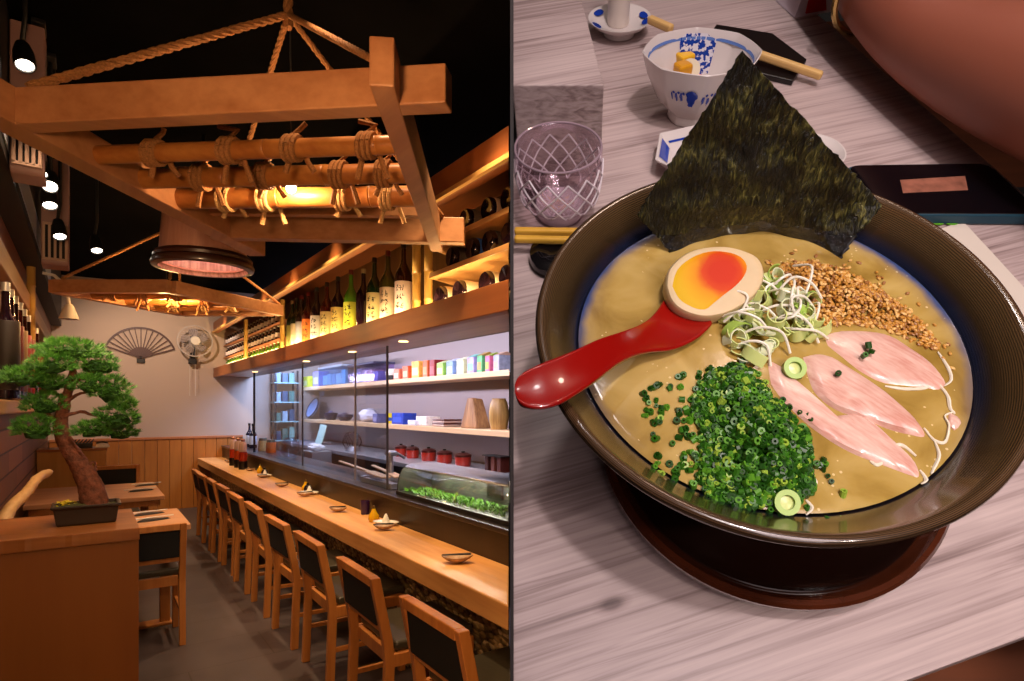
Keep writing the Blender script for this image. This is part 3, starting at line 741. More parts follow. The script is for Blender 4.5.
# bottles on the ledge of the left wall
LB = [(5.5, 'purple', '#2a2018'), (10, 'purple', '#5a1812'), (14.5, 'purple', '#8a6a40'), (19, 'red', '#961418'), (23.5, 'red', '#a0161a'), (27.5, 'brown', None), (36, 'red', '#8a1c1c')]
ln = ['black bottle with a dark brown label, first on the left wall ledge', 'black bottle with a dark red label, second on the left wall ledge', 'black bottle with a tan label, left of the bright red ones on the wall ledge',
      'bright red labelled bottle on the wall ledge, left of the pair beside the bamboo pole', 'bright red labelled bottle on the wall ledge, nearest the bamboo pole', 'unlabelled brown bottle on the wall ledge hidden behind the bamboo pole', 'red labelled bottle on the wall ledge beyond the bamboo pole']
for (x, g, l), lab in zip(LB, ln):
    r0 = ray(x, CY); uu = UL + .085; tt = uu / r0.x
    v = r0.y * tt
    if v > 10.4: v = 10.3
    h = .60; r = .058
    t = thing('ledge_bottle', lab, 'bottle', (uu, v, 1.5305), group='bottles on the left wall ledge')
    MB().lathe(bottle_profile(r, h), 20).build('glass_body', BG[g], t, smooth=True)
    if l: MB().lathe([(r, .05), (r * 1.02, .052), (r * 1.02, .40), (r, .402)], 20).build('label', P('label_' + l[1:] + g, l, .5), t, smooth=True)
    MB().lathe([(0, h * .925), (r * .33, h * .925), (r * .33, h), (0, h)], 12).build('cap', P('silver_cap', '#c8c4bc', .3, metal=.6), t, smooth=True)
r0 = ray(30.5, CY); uu = UL + .17; pv = r0.y * uu / r0.x
bp = bamboo((UL + .19, 5.05, 1.35), 2.42, .02)
rb = ray(31, CY)
mesh_thing(bamboo((rb.x * (6.2 / rb.y), 6.2, 1.46), 2.60, .028), 'bamboo_pole', M_BAMBOO, 'upright yellow bamboo pole in front of the bottle ledge on the left wall', 'pole', smooth=True)

# ---- far wall: hand fan and electric fan
fanp = at_v(141, 358, VFAR - .02)
hf = thing('hand_fan', 'large open brown folding fan hung on the far wall', 'fan', fanp)
R1 = (at_v(173, 345, VFAR) - at_v(141, 358, VFAR)).length; R1 = (R1 + (at_v(141, 321, VFAR) - at_v(141, 358, VFAR)).length) / 2 * .90
M_FAN = P('fan_wood', '#4a2a1c', .5)
NR = 15; A0 = math.radians(70)
def fp(a, r, y=0): return V((math.sin(a) * r, y, math.cos(a) * r))
for i in range(NR):
    a = -A0 + 2 * A0 * i / (NR - 1); w = .010 if i in (0, NR - 1) else .006
    MB().beam(fp(a, .0, -.004 * (i % 2)), fp(a, R1, -.004 * (i % 2)), w * 2, .004, (0, 1, 0), base=False).build('rib', M_FAN, hf)
mb = MB()
ring = lambda r0, r1, n=40: mb.add([fp(-A0 + 2 * A0 * i / n, r, .001) for i in range(n + 1) for r in (r0, r1)], [(2 * i, 2 * i + 1, 2 * i + 3, 2 * i + 2) for i in range(n)])
ring(R1 - .02, R1 + .006); mb.build('rim_band', M_FAN, hf, solid=.004)
mb = MB(); ring(.03, R1 * .36); mb.build('lower_leaf', P('fan_dark_leaf', '#5a3a2e', .6), hf, solid=.003)
MB().box(-.05, .05, -.012, .012, -.07, -.01).build('pivot_block', M_BLACKW, hf, bevel=.004)
MB().cbox((0, 0, 0), (.03, .03, .03)).build('pivot_pin', M_BLACKW, hf, bevel=.006)
wf = thing('wall_fan', 'white round electric wall fan with a cage and pull cords on the far wall', 'fan', at_v(195, 341, VFAR - .18))
Rf = (at_v(214, 341, VFAR - .18) - at_v(195, 341, VFAR - .18)).length * .93
MYX = Matrix.Rotation(PI / 2, 4, 'X')
M_CAGE = P('fan_cage_grey', '#b0a49a', .4); M_IV = P('ivory_plastic', '#cfc4b0', .4)
MB().lathe([(Rf - .014, -.012), (Rf + .004, -.012), (Rf + .004, .012), (Rf - .014, .012)], 40, M=MYX, closed=True).build('cage_rim', P('cage_rim_beige', '#a89a8c', .4), wf, smooth=True)
mb = MB()
for i in range(36):
    a = 2 * PI * i / 36
    mb.tube([(math.cos(a) * .05, -.055, math.sin(a) * .05), (math.cos(a) * Rf * .6, -.05, math.sin(a) * Rf * .6), (math.cos(a) * Rf, -.005, math.sin(a) * Rf)], .0028, 4)
mb.build('cage_wires', M_CAGE, wf)
for i in range(5):
    a = 2 * PI * i / 5 + .3; mb = MB()
    def fn(s, t, a=a):
        r = .05 + s * (Rf * .78 - .05); w = (t - .5) * (.55 + .35 * math.sin(s * PI)); b = a + w + .2 * s
        return (math.cos(b) * r, .02 + w * .06, math.sin(b) * r)
    mb.grid(fn, 6, 5).build('blade', P('smoky_blade', '#8a7c76', .3), wf, smooth=True, solid=.003)
MB().lathe([(0, -.075), (.06, -.072), (.068, -.05), (.06, .02), (0, .02)], 24, M=Matrix.Rotation(PI / 2, 4, 'X') @ Matrix.Scale(-1, 4, (0, 0, 1))).build('hub', M_IV, wf, smooth=True)
MB().lathe([(0, .03), (.09, .03), (.08, .12), (0, .13)], 24, M=Matrix.Rotation(-PI / 2, 4, 'X')).build('motor', M_BLACK, wf, smooth=True)
zb = at_v(192, 362, VFAR).z - wf.location.z
MB().box(-.07, .03, .04, .15, zb - .035, zb + .045).build('control_box', M_BLACK, wf, bevel=.01)
MB().box(-.05, .01, .06, .16, zb + .04, -.02).build('stand', M_BLACK, wf, bevel=.006)
for dx in (-.06, .01): MB().tube([(dx, .05, zb - .03), (dx, .05, zb - .50)], .003, 5).build('pull_cord', M_IV, wf)
# ---- hanging timber frames with bamboo poles
M_FRAME = {'x': wood('frame_timber_cross', '#a06a44', '#bd875c', 'X', 6, .5, .1), 'y': wood('frame_timber_long', '#a06a44', '#bd875c', 'Y', 6, .5, .1)}
def tie(mb, p, d, r, tail, seed):
    """three turns of rope round a pole at p (pole direction d) with hanging ends"""
    rnd = random.Random(seed); d = V(d).normalized(); a = d.cross(V((0, 0, 1))).normalized(); b = a.cross(d)
    for k in range(3):
        off = (k - 1) * .017
        pts = [p + d * (off + .006 * math.sin(t)) + (a * math.cos(t) + b * math.sin(t)) * (r + .007) for t in [2 * PI * i / 14 for i in range(15)]]
        mb.tube(pts, .0085, 6)
    for sg in (-1, 1):
        q = p + d * (.02 * sg) + a * (r + .008) * -1
        mb.tube([q + V((0, 0, .01)), q + d * (.012 * sg) + V((0, 0, -.03)), q + d * (.03 * sg) - a * .01 + V((0, 0, -.03 - tail))], [.009, .0085, .010], 6)
    mb.tube([p + b * (r + .01), p + b * (r + .035) + d * .03, p + b * (r + .05) + d * rnd.uniform(-.05, .05)], .008, 6)

def frame(name, label, beams, poles, ties, ropes, top, bulbs, wbeam):
    root = thing(name, label, 'ceiling light', top, group='hanging timber frame lights')
    R = V(top)
    for p, q, w, h, k in beams: MB().beam(p - R, q - R, w, h).build('beam', M_FRAME[k], root, bevel=.004)
    for i, (p, q, r) in enumerate(poles):
        d = (q - p).normalized(); L = (q - p).length; prof = []
        x = 0; nx = .22 + .1 * i
        prof = [(0, 0), (r * .8, 0), (r, .004)]
        while nx < L - .05: prof += [(r, nx - .02), (r * 1.05, nx - .004), (r * .98, nx), (r * 1.05, nx + .004), (r, nx + .02)]; nx += .37
        prof += [(r, L - .004), (r * .8, L), (0, L)]
        M = d.to_track_quat('Z', 'Y').to_matrix().to_4x4()
        po = MB().lathe(prof, 18, o=p - R, M=M).build('bamboo_pole', M_BAMBOOX, root, smooth=True)
        for j, s in enumerate(ties[i]):
            mb = MB(); tie(mb, p - R + d * (L * s), d, r, .03 + .03 * ((i + j) % 2), i * 10 + j)
            mb.build('rope_tie', M_ROPEL if i == 2 else M_ROPE, po, smooth=True)
    for pts, r in ropes: MB().rope([p - R for p in pts], r).build('hanging_rope', M_ROPE, root, smooth=True)
    for p, r in bulbs:
        hb = MB().lathe([(0, .06), (.012, .06), (.016, .03), (.014, .01), (0, .01)], 14, o=p - R).build('lamp_holder', M_BLACK, root, smooth=True)
        MB().tube([p - R + V((0, 0, .06)), p - R + V((0, 0, .4)), V((0, 0, -.02))], .003, 6).build('cable', M_BLACK, root)
        MB().ball(p - R, (r, r, r * 1.15), 16, 12).build('bulb', M_BULB, hb, smooth=True)
    return root
q = .71
c = lambda X, Y, Rr: cw(X * q, Y * q, Rr * q)
B1 = 1.11
beams = [(c(-.6185, 2.15, B1), c(-.887, 4.47, B1), .085 * q, .173 * q, 'y'),
         (c(-2.215, 2.495, B1 + .002), c(-.415, 2.315, B1 + .002), .09 * q, .146 * q, 'x'),
         (c(-2.20, 2.03, B1 + .001), c(-2.245, 4.6, B1 + .001), .12 * q, .150 * q, 'y'),
         (c(-2.32, 4.125, B1 + .002), c(-.655, 4.255, B1 + .002), .09 * q, .17 * q, 'x'),
         (c(-2.2, 3.86, B1 + .08), c(-.8, 3.92, B1 + .08), .06 * q, .09 * q, 'x')]
poles = [(c(-2.17, 2.90, B1 + .064), c(-.66, 2.78, B1 + .064), .042 * q), (c(-2.17, 3.22, B1 + .07), c(-.72, 3.14, B1 + .07), .050 * q), (c(-2.18, 3.54, B1 + .074), c(-.76, 3.50, B1 + .074), .058 * q)]
apex = c(-1.403, 3.2, 2.02)
ropes = [([apex, c(-2.12, 2.47, 1.27)], .014), ([apex, c(-.67, 2.33, 1.285)], .011), ([apex, c(-2.2, 4.1, 1.29)], .011), ([apex, c(-.8, 4.2, 1.29)], .011), ([apex - V((0, 0, .05)), V((apex.x, apex.y, ZC - .002))], .017)]
topp = V((apex.x, apex.y, ZC))
bulb1 = c((291 - CX) / F_PX * 3.36, 3.36, (406 - 188) / F_PX * 3.36)
frame('timber_frame_light', 'large hanging timber frame with roped bamboo poles and a bare bulb', beams, poles,
      [(.19, .43, .63, .86), (.22, .45, .72, .88), (.20, .36, .67, .85)], ropes, topp, [(bulb1, .018)], 0)
q = .765
A, Bq, D = (-3.84, 6.1), (-5.0, 6.1), (-3.45, 7.65)
Cc_ = (Bq[0] + D[0] - A[0] - .06, Bq[1] + D[1] - A[1])
L2 = lambda p, r, t: (p[0] + (r[0] - p[0]) * t, p[1] + (r[1] - p[1]) * t)
cc = lambda p, Rr: c(p[0], p[1], Rr)
beams = [(cc(L2(A, Bq, -.0), B1), cc(L2(A, Bq, 1.0), B1), .09 * q, .128 * q, 'x'), (cc(L2(A, D, .02), B1), cc(L2(A, D, 1.0), B1), .09 * q, .128 * q, 'y'),
         (cc(L2(Bq, Cc_, .02), B1), cc(L2(Bq, Cc_, 1), B1), .09 * q, .128 * q, 'y'), (cc(L2(D, Cc_, .08), B1), cc(L2(D, Cc_, 1), B1), .09 * q, .12 * q, 'x')]
poles = []
for t in (.25, .5, .75):
    p, r = L2(A, D, t), L2(Bq, Cc_, t); poles.append((cc(L2(p, r, .04), B1 + .055), cc(L2(p, r, .97), B1 + .055), .05 * q))
cen = ((A[0] + Cc_[0]) / 2, (A[1] + Cc_[1]) / 2); ap = cc(cen, 2.0)
ropes = [([ap, cc(L2(Bq, A, .08), 1.25)], .012), ([ap, cc(A, 1.25)], .012), ([ap, cc(D, 1.25)], .012), ([ap, cc(Cc_, 1.25)], .012), ([ap - V((0, 0, .05)), V((ap.x, ap.y, ZC - .002))], .015)]
bulb2 = cc((cen[0] + .05, cen[1] - .25), B1 + .06)
frame('timber_frame_light', 'smaller hanging timber frame with bamboo poles farther down the room', beams, poles, [(.2, .5, .8)] * 3, ropes, V((ap.x, ap.y, ZC)), [(bulb2, .016)], 0)

# ---- barrel pendant
bc = cw((204 - CX) / F_PX * 4.0, 4.0, (406 - 265) / F_PX * 4.0)
br_ = thing('barrel_pendant', 'dark wooden barrel pendant lamp with a pale lined opening', 'ceiling light', (bc.x, bc.y, ZC))
zo = bc.z - ZC - .03; Rr = .272
M_BARREL = wood('barrel_stave', '#9a6550', '#b98470', 'Z', 7, .45, .15)
MB().lathe([(Rr * .90, zo + .03), (Rr * .92, zo + .08), (Rr * .86, zo + .30), (Rr * .80, zo + .55), (Rr * .76, zo + .55), (Rr * .82, zo + .30), (Rr * .87, zo + .06), (Rr * .86, zo + .03)], 48, closed=True).build('barrel_body', M_BARREL, br_, smooth=True)
MB().lathe([(0, zo + .55), (Rr * .80, zo + .55), (Rr * .80, zo + .58), (0, zo + .58)], 48).build('barrel_lid', M_BARREL, br_)
M_HOOP = P('dark_hoop', '#3a1d12', .35, coat=.3)
MB().lathe([(Rr * .93, zo), (Rr * 1.06, zo + .005), (Rr * 1.08, zo + .025), (Rr * 1.05, zo + .045), (Rr * .93, zo + .045)], 48, closed=True).build('lower_hoop', M_HOOP, br_, smooth=True)
MB().lathe([(Rr * .92, zo + .05), (Rr * 1.03, zo + .052), (Rr * 1.04, zo + .07), (Rr * .99, zo + .09), (Rr * .92, zo + .09)], 48, closed=True).build('upper_hoop', M_HOOP, br_, smooth=True)
m, nt, b = new_mat('pale_lining')
tc = nt.nodes.new('ShaderNodeTexCoord'); n = nt.nodes.new('ShaderNodeTexNoise'); n.inputs['Scale'].default_value = 18; mp = nt.nodes.new('ShaderNodeMapping'); mp.inputs['Scale'].default_value = (3, 3, .05)
nt.links.new(tc.outputs['Object'], mp.inputs['Vector']); nt.links.new(mp.outputs[0], n.inputs['Vector']); nt.links.new(ramp(nt, n.outputs['Fac'], [(.35, '#a87a70'), (.65, '#d0a898')]), b.inputs['Base Color']); setp(b, Roughness=.7)
MB().lathe([(Rr * .925, zo + .002), (Rr * .85, zo + .05), (Rr * .80, zo + .30), (Rr * .74, zo + .535), (0, zo + .54), (0, zo + .545), (Rr * .75, zo + .545), (Rr * .81, zo + .30), (Rr * .86, zo + .055), (Rr * .93, zo + .004)], 48, closed=True).build('lining', m, br_, smooth=True)
MB().tube([(0, 0, zo + .58), (0, 0, -.002)], .012, 10).build('rod', M_BLACK, br_, smooth=True)

# ---- ceiling spotlights and a cone lamp on the left
sp = [((25, 66), 2.90, 'ceiling spotlight nearest the front above the timber frame corner'), ((39, 175), 2.56, 'second ceiling spotlight, half hidden beside the ventilation unit'),
      ((50, 187), 2.60, 'brightest ceiling spotlight on the left, facing the room'), ((50, 206), 2.55, 'ceiling spotlight just below the brightest one'),
      ((60, 237), 2.52, 'ceiling spotlight in front of the farther ventilation unit'), ((97, 251), 2.55, 'small far ceiling spotlight left of the barrel lamp')]
for i, ((x, y), z, lab) in enumerate(sp):
    p = at_z(x, y, z)
    t = thing('ceiling_spotlight', lab, 'spotlight', (p.x, p.y, ZC - .002), group='ceiling spotlights')
    dz_ = z - (ZC - .002)
    til = Matrix.Rotation(-.45, 4, 'X') @ Matrix.Rotation(-.1, 4, 'Y')
    if i == 2: til = Matrix.Rotation(-.75, 4, 'X')
    o = V((0, 0, dz_)); k = 1.0
    MB().lathe([(0, .016), (.030, .016), (.032, 0), (.036, .0), (.038, .01), (.036, .07), (.024, .12), (0, .125)], 20, o=o, M=til).build('lamp_head', M_BLACK, t, smooth=True)
    MB().lathe([(0, .004), (.029, .006), (.029, .012), (0, .012)], 20, o=o, M=til).build('lens', M_LAMP, t, smooth=True)
    MB().tube([o + til @ V((0, 0, .13)), V((o.x, o.y, dz_ + .2)), (0, 0, 0)], .009, 8).build('stem', M_BLACK, t, smooth=True)
    MB().cbox((0, 0, -.012), (.05, .14, .022)).build('track_block', M_BLACK, t, bevel=.003)
p = at_z(69, 319, 2.18)
t = thing('wall_lamp', 'small white cone shaded wall lamp high in the far left corner', 'lamp', p)
MB().lathe([(.062, 0), (.065, .0), (.03, .10), (.02, .115), (0, .115)], 24).build('lamp_shade', M_WHITEMETAL, t, smooth=True, solid=.003)
MB().tube([(0, 0, .116), (-.02, 0, .26), (-.09, 0, .33), (-.16 if p.x - .16 > UL else UL - p.x + .005, 0, .34)], .012, 8).build('arm', M_WHITEMETAL, t, smooth=True)
# ---- ventilation units
M_MAUVE = P('mauve_duct_paint', '#8a6a66', .5)
for (u0, u1, v0, v1, z0, z1, lab) in ((UL + .146, -.155, 3.62, 3.80, 2.53, 3.2, 'mauve slatted ventilation unit nearer the front under the ceiling'), (UL + .165, -.105, 5.5, 5.7, 2.47, 3.2, 'mauve slatted ventilation unit farther back under the ceiling')):
    t = thing('ventilation_unit', lab, 'ventilation unit', (u0, v0, z1), group='ventilation units on the left')
    w, dp, h = u1 - u0, v1 - v0, z1 - z0
    n = 10; r = .03
    prof = [(0, 0), (0, -h + r)] + [(r - r * math.cos(PI / 2 * k / n), -h + r - r * math.sin(PI / 2 * k / n)) for k in range(1, n + 1)] + [(dp, -h), (dp, 0)]
    vs = [(0, y, z) for y, z in prof] + [(w, y, z) for y, z in prof]; k = len(prof)
    MB().add(vs, [tuple(range(k))[::-1], tuple(range(k, 2 * k))] + [(i, (i + 1) % k, k + (i + 1) % k, k + i) for i in range(k)]).build('casing', M_MAUVE, t, bevel=.006)
    ww = w
    MB().box(.012, ww - .012, -.006, -.001, -h + .045, -h + .275).build('grille_opening', P('grille_dark', '#150e0c', .8), t)
    mb = MB()
    for i in range(5):
        x = .015 + (ww - .03) * i / 4; mb.box(x - .007, x + .007, -.022, -.0065, -h + .035, -h + .28)
    mb.box(.008, ww - .008, -.022, -.0065, -h + .03, -h + .045); mb.box(.008, ww - .008, -.022, -.0065, -h + .27, -h + .285)
    mb.build('grille_slats', P('grille_beige', '#a88a78', .45), t, bevel=.002)

# ---- kitchen things
PXM = lambda x, u: abs(v_of(x - .5, u) - v_of(x + .5, u))
def vpos(x, u): return v_of(x, u)
TOP, LOW, CNT = 1.7955, 1.2955, .9455
def carton(x, wpx, hpx, c1, c2, lab, u=2.86, z=TOP, dep=.16, kind='carton', group='packets on the upper kitchen shelf', gable=False):
    v = vpos(x, u); s = u / ray(x, CY).x; w = min(wpx * PXM(x, u) * .72, .5); h = hpx * s / F_PX
    t = thing(kind, lab, kind.replace('_', ' '), (u, v, z), group=group)
    hb = h * (.82 if gable else 1)
    MB().box(-dep / 2, dep / 2, -w / 2, w / 2, 0, hb).build('body', P(kind + c1.strip('#'), c1, .45, vary=.25, bscale=22), t, bevel=.005)
    if gable:
        MB().add([(-dep / 2, -w / 2, hb), (dep / 2, -w / 2, hb), (dep / 2, w / 2, hb), (-dep / 2, w / 2, hb), (0, -w / 2, h), (0, w / 2, h)], [(0, 1, 4), (1, 2, 5, 4), (2, 3, 5), (3, 0, 4, 5)]).build('gable_top', P('gable' + c2.strip('#'), c2, .45), t)
    MB().box(-dep / 2 - .003, -dep / 2 - .0005, -w * .36, w * .36, hb * .18, hb * .62).build('printed_panel', P('panel' + c2.strip('#'), c2, .45), t)
    return t
carton(309.5, 9, 11, '#d8d43a', '#e8e6a0', 'small lime yellow box at the far left of the upper kitchen shelf')
carton(321, 8, 15, '#8a7cc0', '#c8c0e6', 'lavender packet left of the large clear bin on the upper kitchen shelf')
def bin_(x0, x1, hpx, c, lab, fill):
    u = 2.86; v0, v1 = vpos(x1, u), vpos(x0, u); s = u / ray((x0 + x1) / 2, CY).x; h = hpx * s / F_PX
    t = thing('storage_bin', lab, 'bin', (u, (v0 + v1) / 2, TOP), group='clear bins on the upper kitchen shelf'); w = (v1 - v0) / 2
    mb = MB()
    for (a, b_, c_, d_) in ((-.15, -.145, -w, w), (.10, .105, -w, w), (-.145, .10, -w, -w + .005), (-.145, .10, w - .005, w)): mb.box(a, b_, c_, d_, 0, h * .9)
    mb.box(-.145, .10, -w + .005, w - .005, 0, .006); mb.build('clear_box', clear_glass('bin_plastic', c, .25, .15), t)
    MB().box(-.16, .115, -w - .008, w + .008, h * .9, h).build('lid', P('bin_lid', fill[0], .4), t, bevel=.005)
    rnd = random.Random(x0)
    for k in range(5):
        a = -w + .02 + (2 * w - .04) * k / 5
        MB().box(-.10, .06, a + .008, a + (2 * w - .04) / 5 - .008, .008, h * rnd.uniform(.5, .8)).build('contents', P('bin_fill_%d_%d' % (x0, k), fill[1 + k % (len(fill) - 1)], .5), t, bevel=.01)
bin_(329, 353, 19, (.75, .88, 1.0), 'large bluish clear storage bin on the upper kitchen shelf', ['#b8cce0', '#9fc0dc', '#c8dcec', '#7fa0c8'])
bin_(359, 386, 19, (.9, .85, 1.0), 'clear storage bin with pinkish bundles next to the glass screen post', ['#4a4a66', '#8a8ac0', '#d8a8b8', '#c8b0d0', '#5a5a9a'])
t = thing('rice_jar', 'black and white round jar right of the clear bins on the upper kitchen shelf', 'jar', (2.86, vpos(392.5, 2.86), TOP))
MB().lathe([(0, 0), (.075, 0), (.08, .06), (0, .065)], 20).build('base', M_BLACKW, t, smooth=True)
MB().lathe([(0, .066), (.078, .066), (.085, .10), (.06, .14), (0, .15)], 20).build('white_lid', M_PORC, t, smooth=True)
carton(403, 8, 11, '#c86a4a', '#e0a890', 'squat orange red packet beside the black and white jar', kind='packet')
carton(412, 8, 13, '#d85a28', '#f0b078', 'bright orange packet second from the black and white jar', kind='packet')
carton(422, 10, 17, '#e0a848', '#f0d8a0', 'golden yellow box with a tall back in the middle of the upper kitchen shelf', kind='packet')
carton(432, 7, 17, '#c85a20', '#e08a50', 'rust orange box right of the golden yellow one', kind='packet')
carton(439, 7, 17, '#8a1a20', '#b84a48', 'dark red box left of the row of pale drink cartons', kind='packet')
for x, w, h, a, b_, lab in ((447, 9, 16, '#8cc050', '#d0e0a0', 'light green drink carton, first of the carton row'), (457, 9, 17, '#7a98d0', '#c8d4f0', 'pale blue drink carton, second of the carton row'), (467.5, 10, 18, '#c8cc98', '#e8e8c8', 'pale yellow drink carton, third of the carton row'),
                            (478, 9, 20, '#a898d8', '#78c0b8', 'lavender drink carton with a teal top'), (487, 7, 21, '#58b070', '#b89048', 'green drink carton with a brown lower half'), (495, 6, 20, '#d86a90', '#98b040', 'pink drink carton near the right end of the upper kitchen shelf'), (504, 8, 20, '#98a0b8', '#c8a088', 'grey blue drink carton at the right end of the upper kitchen shelf')):
    carton(x, w, h, a, b_, lab, gable=True, kind='drink_carton', group='drink cartons on the upper kitchen shelf')
# lower shelf
u = 2.86
t = thing('standing_tray', 'oval blue grey tray leaning upright at the far end of the lower kitchen shelf', 'tray', (u, vpos(314, u), LOW))
MT = Matrix.Translation((0, 0, .165)) @ Matrix.Rotation(-1.15, 4, 'Y') @ Matrix.Scale(1.45, 4, (0, 1, 0))
MB().lathe([(0, 0), (.12, 0), (.155, .03), (.165, .03), (.13, -.01), (0, -.01)], 32, M=MT).build('tray', P('blue_grey_tray', '#8ea0c0', .3), t, smooth=True)
MB().lathe([(.155, .028), (.172, .030), (.172, .036), (.155, .036)], 32, M=MT, closed=True).build('dark_rim', M_BLACKW, t, smooth=True)
for x, r, h, c_, lab in ((331, .10, .13, '#2a2438', 'dark round pot next to the leaning tray on the lower kitchen shelf'), (345, .11, .11, '#322a40', 'dark wide bowl stack left of the white bundle on the lower kitchen shelf')):
    t = thing('dark_pot', lab, 'pot', (u, vpos(x, u), LOW), group='dark pots on the lower kitchen shelf')
    MB().lathe([(0, 0), (r * .6, 0), (r, h * .5), (r * .95, h * .8), (0, h * .82)], 20).build('body', P('pot' + c_[1:], c_, .35), t, smooth=True)
    MB().lathe([(0, h * .825), (r * .5, h * .83), (r * .2, h), (0, h * 1.02)], 16).build('lid', P('pot_lid', '#5a5470', .3), t, smooth=True)
t = thing('white_bundle', 'rounded white cloth bundle in the middle of the lower kitchen shelf', 'bundle', (u, vpos(369, u), LOW))
MB().ball((0, 0, .085), (.11, .17, .085), 18, 12, bumpy=.25).build('bundle', P('bundle_cloth', '#d8d4e0', .8), t, smooth=True)
carton(381, 6, 9, '#6a6a98', '#9a98c0', 'small slate blue box right of the white bundle', z=LOW, kind='small_box', group='boxes on the lower kitchen shelf')
t = thing('tin_can', 'yellow and blue tin can left of the bright blue box', 'can', (u, vpos(392, u), LOW))
MB().lathe([(0, 0), (.055, 0), (.055, .12), (0, .12)], 20).build('body', P('yellow_tin', '#c8b820', .35), t, smooth=True)
MB().lathe([(.0555, .03), (.0562, .03), (.0562, .07), (.0555, .07)], 20).build('blue_band', P('blue_band', '#2a4a9a', .35), t, smooth=True)
carton(404, 16, 11, '#2040b0', '#3a5ac8', 'bright blue box on the lower kitchen shelf', z=LOW, kind='storage_box', group='boxes on the lower kitchen shelf')
carton(414, 12, 5, '#c8ccd8', '#e0e0e6', 'flat pale box in front of the bright blue box', u=2.76, z=LOW, dep=.05, kind='small_box', group='boxes on the lower kitchen shelf')
carton(428, 15, 9, '#e0dcd6', '#f0ece6', 'white box right of the bright blue box on the lower kitchen shelf', z=LOW, kind='storage_box', group='boxes on the lower kitchen shelf')
t = thing('tray_stack', 'short stack of brown lacquer trays between the white box and the wooden wedge', 'trays', (u, vpos(447, u), LOW))
for k in range(4): MB().cbox((0, 0, .012 + k * .018), (.2, .26, .014)).build('tray', P('lacquer_%d' % (k % 2), '#5a2e24' if k % 2 else '#b89a88', .3), t, bevel=.004)
t = thing('wooden_wedge', 'tall tapered wooden box leaning like a wedge on the lower kitchen shelf', 'wooden box', (u, vpos(476, u), LOW))
MB().add([(-.08, -.14, 0), (.08, -.14, 0), (.08, .16, 0), (-.08, .16, 0), (-.05, -.02, .28), (.05, -.04, .27), (.05, .09, .27), (-.05, .08, .28)], [(3, 2, 1, 0), (4, 5, 6, 7), (0, 1, 5, 4), (1, 2, 6, 5), (2, 3, 7, 6), (3, 0, 4, 7)]).build('body', wood('wedge_wood', '#6a4228', '#b88a58', 'Z', 8, .5, .2), t, bevel=.012)
t = thing('wooden_vase', 'barrel shaped wooden vase at the right end of the lower kitchen shelf', 'vase', (u, vpos(499, u), LOW))
MB().lathe([(0, 0), (.070, 0), (.086, .08), (.088, .15), (.075, .23), (.062, .26), (.065, .27), (.045, .27), (.04, .22), (0, .2)], 24).build('body', wood('vase_wood', '#7a5428', '#c09a58', 'Z', 9, .4, .1), t, smooth=True)
# things on the kitchen counter
for i, (x, lab) in enumerate(((401, 'farthest of the five round red canisters on the kitchen counter'), (412.5, 'second of the five round red canisters from the tap'), (428.5, 'middle one of the five round red canisters'), (444.5, 'fourth round red canister from the tap, above the display case'), (463, 'nearest of the five round red canisters, beside the small dark rack'))):
    uu = 2.75
    t = thing('red_canister', lab, 'canister', (uu, vpos(x, uu), .946), group='red canisters on the kitchen counter')
    r = .066 if i < 2 else .074
    MB().lathe([(0, 0), (r * .9, 0), (r, .02), (r, .085), (0, .085)], 24).build('body', P('canister_red', '#9a2412', .3, coat=.3), t, smooth=True)
    MB().lathe([(0, .0855), (r * 1.04, .0855), (r * 1.02, .105), (r * .6, .122), (0, .124)], 24).build('lid', P('canister_lid', '#3a0f0a', .3, coat=.3), t, smooth=True)
    MB().lathe([(0, .124), (.016, .124), (.018, .138), (0, .14)], 12).build('knob', M_BLACKW, t, smooth=True)
t = thing('spice_rack', 'small dark reddish wire rack near the right end of the kitchen counter', 'rack', (2.75, vpos(497, 2.75), .946))
for k in range(3): MB().cbox((0, -.10 + .10 * k, .065), (.09, .055, .128)).build('compartment', P('rack_brown_%d' % k, ('#4a1d14', '#5a2a1c', '#3a1810')[k], .4), t, bevel=.004)
MB().box(-.06, .06, -.15, .15, .129, .137).build('top_bar', M_BLACKW, t, bevel=.002)
uu = 2.55
t = thing('mint_board', 'pale mint cutting board leaning upright behind the glass screen', 'cutting board', (2.62, vpos(318, 2.62), .947))
MT = Matrix.Rotation(.28, 4, 'Y') @ Matrix.Rotation(.05, 4, 'X')
MB().cbox(MT @ V((0, 0, .15)), (.018, .30, .285), MT.to_3x3()).build('board', P('mint_plastic', '#b8d8cc', .45), t, bevel=.012)
MB().cbox((.09, 0, .02), (.18, .1, .04)).build('stand', M_STEEL, t, bevel=.004)
t = thing('towel_pile', 'crumpled white towels on the kitchen counter below the mint board', 'towels', (2.3, vpos(316, 2.3), .70))
mb = MB(); 
for k in range(4): mb.ball((random.uniform(-.03, .03), -.15 + .1 * k, .25 + .03), (.07, .08, .035), 12, 8, bumpy=.6)
MB.build(mb, 'towel', P('white_towel', '#d8dce0', .8), t, smooth=True)
MB().box(-.12, .12, -.25, .25, -.698, .235).build('side_table', M_STEEL, t, bevel=.004)
t = thing('wire_basket', 'tangled wire whisk basket right of the mint board', 'basket', (2.6, vpos(352, 2.6), .947))
mb = MB()
for k in range(14):
    a = random.uniform(0, 6.28); mb.tube(smooth_path([V((math.cos(a) * .05, math.sin(a) * .05, 0)), V((math.cos(a) * .11, math.sin(a) * .12, .1)), V((math.cos(a + .6) * .08, math.sin(a + .6) * .1, .2)), V((math.cos(a + 1) * .02, math.sin(a + 1) * .02, .23))], 4), .004, 5)
mb.build('wires', M_DARKMETAL, t, smooth=True)
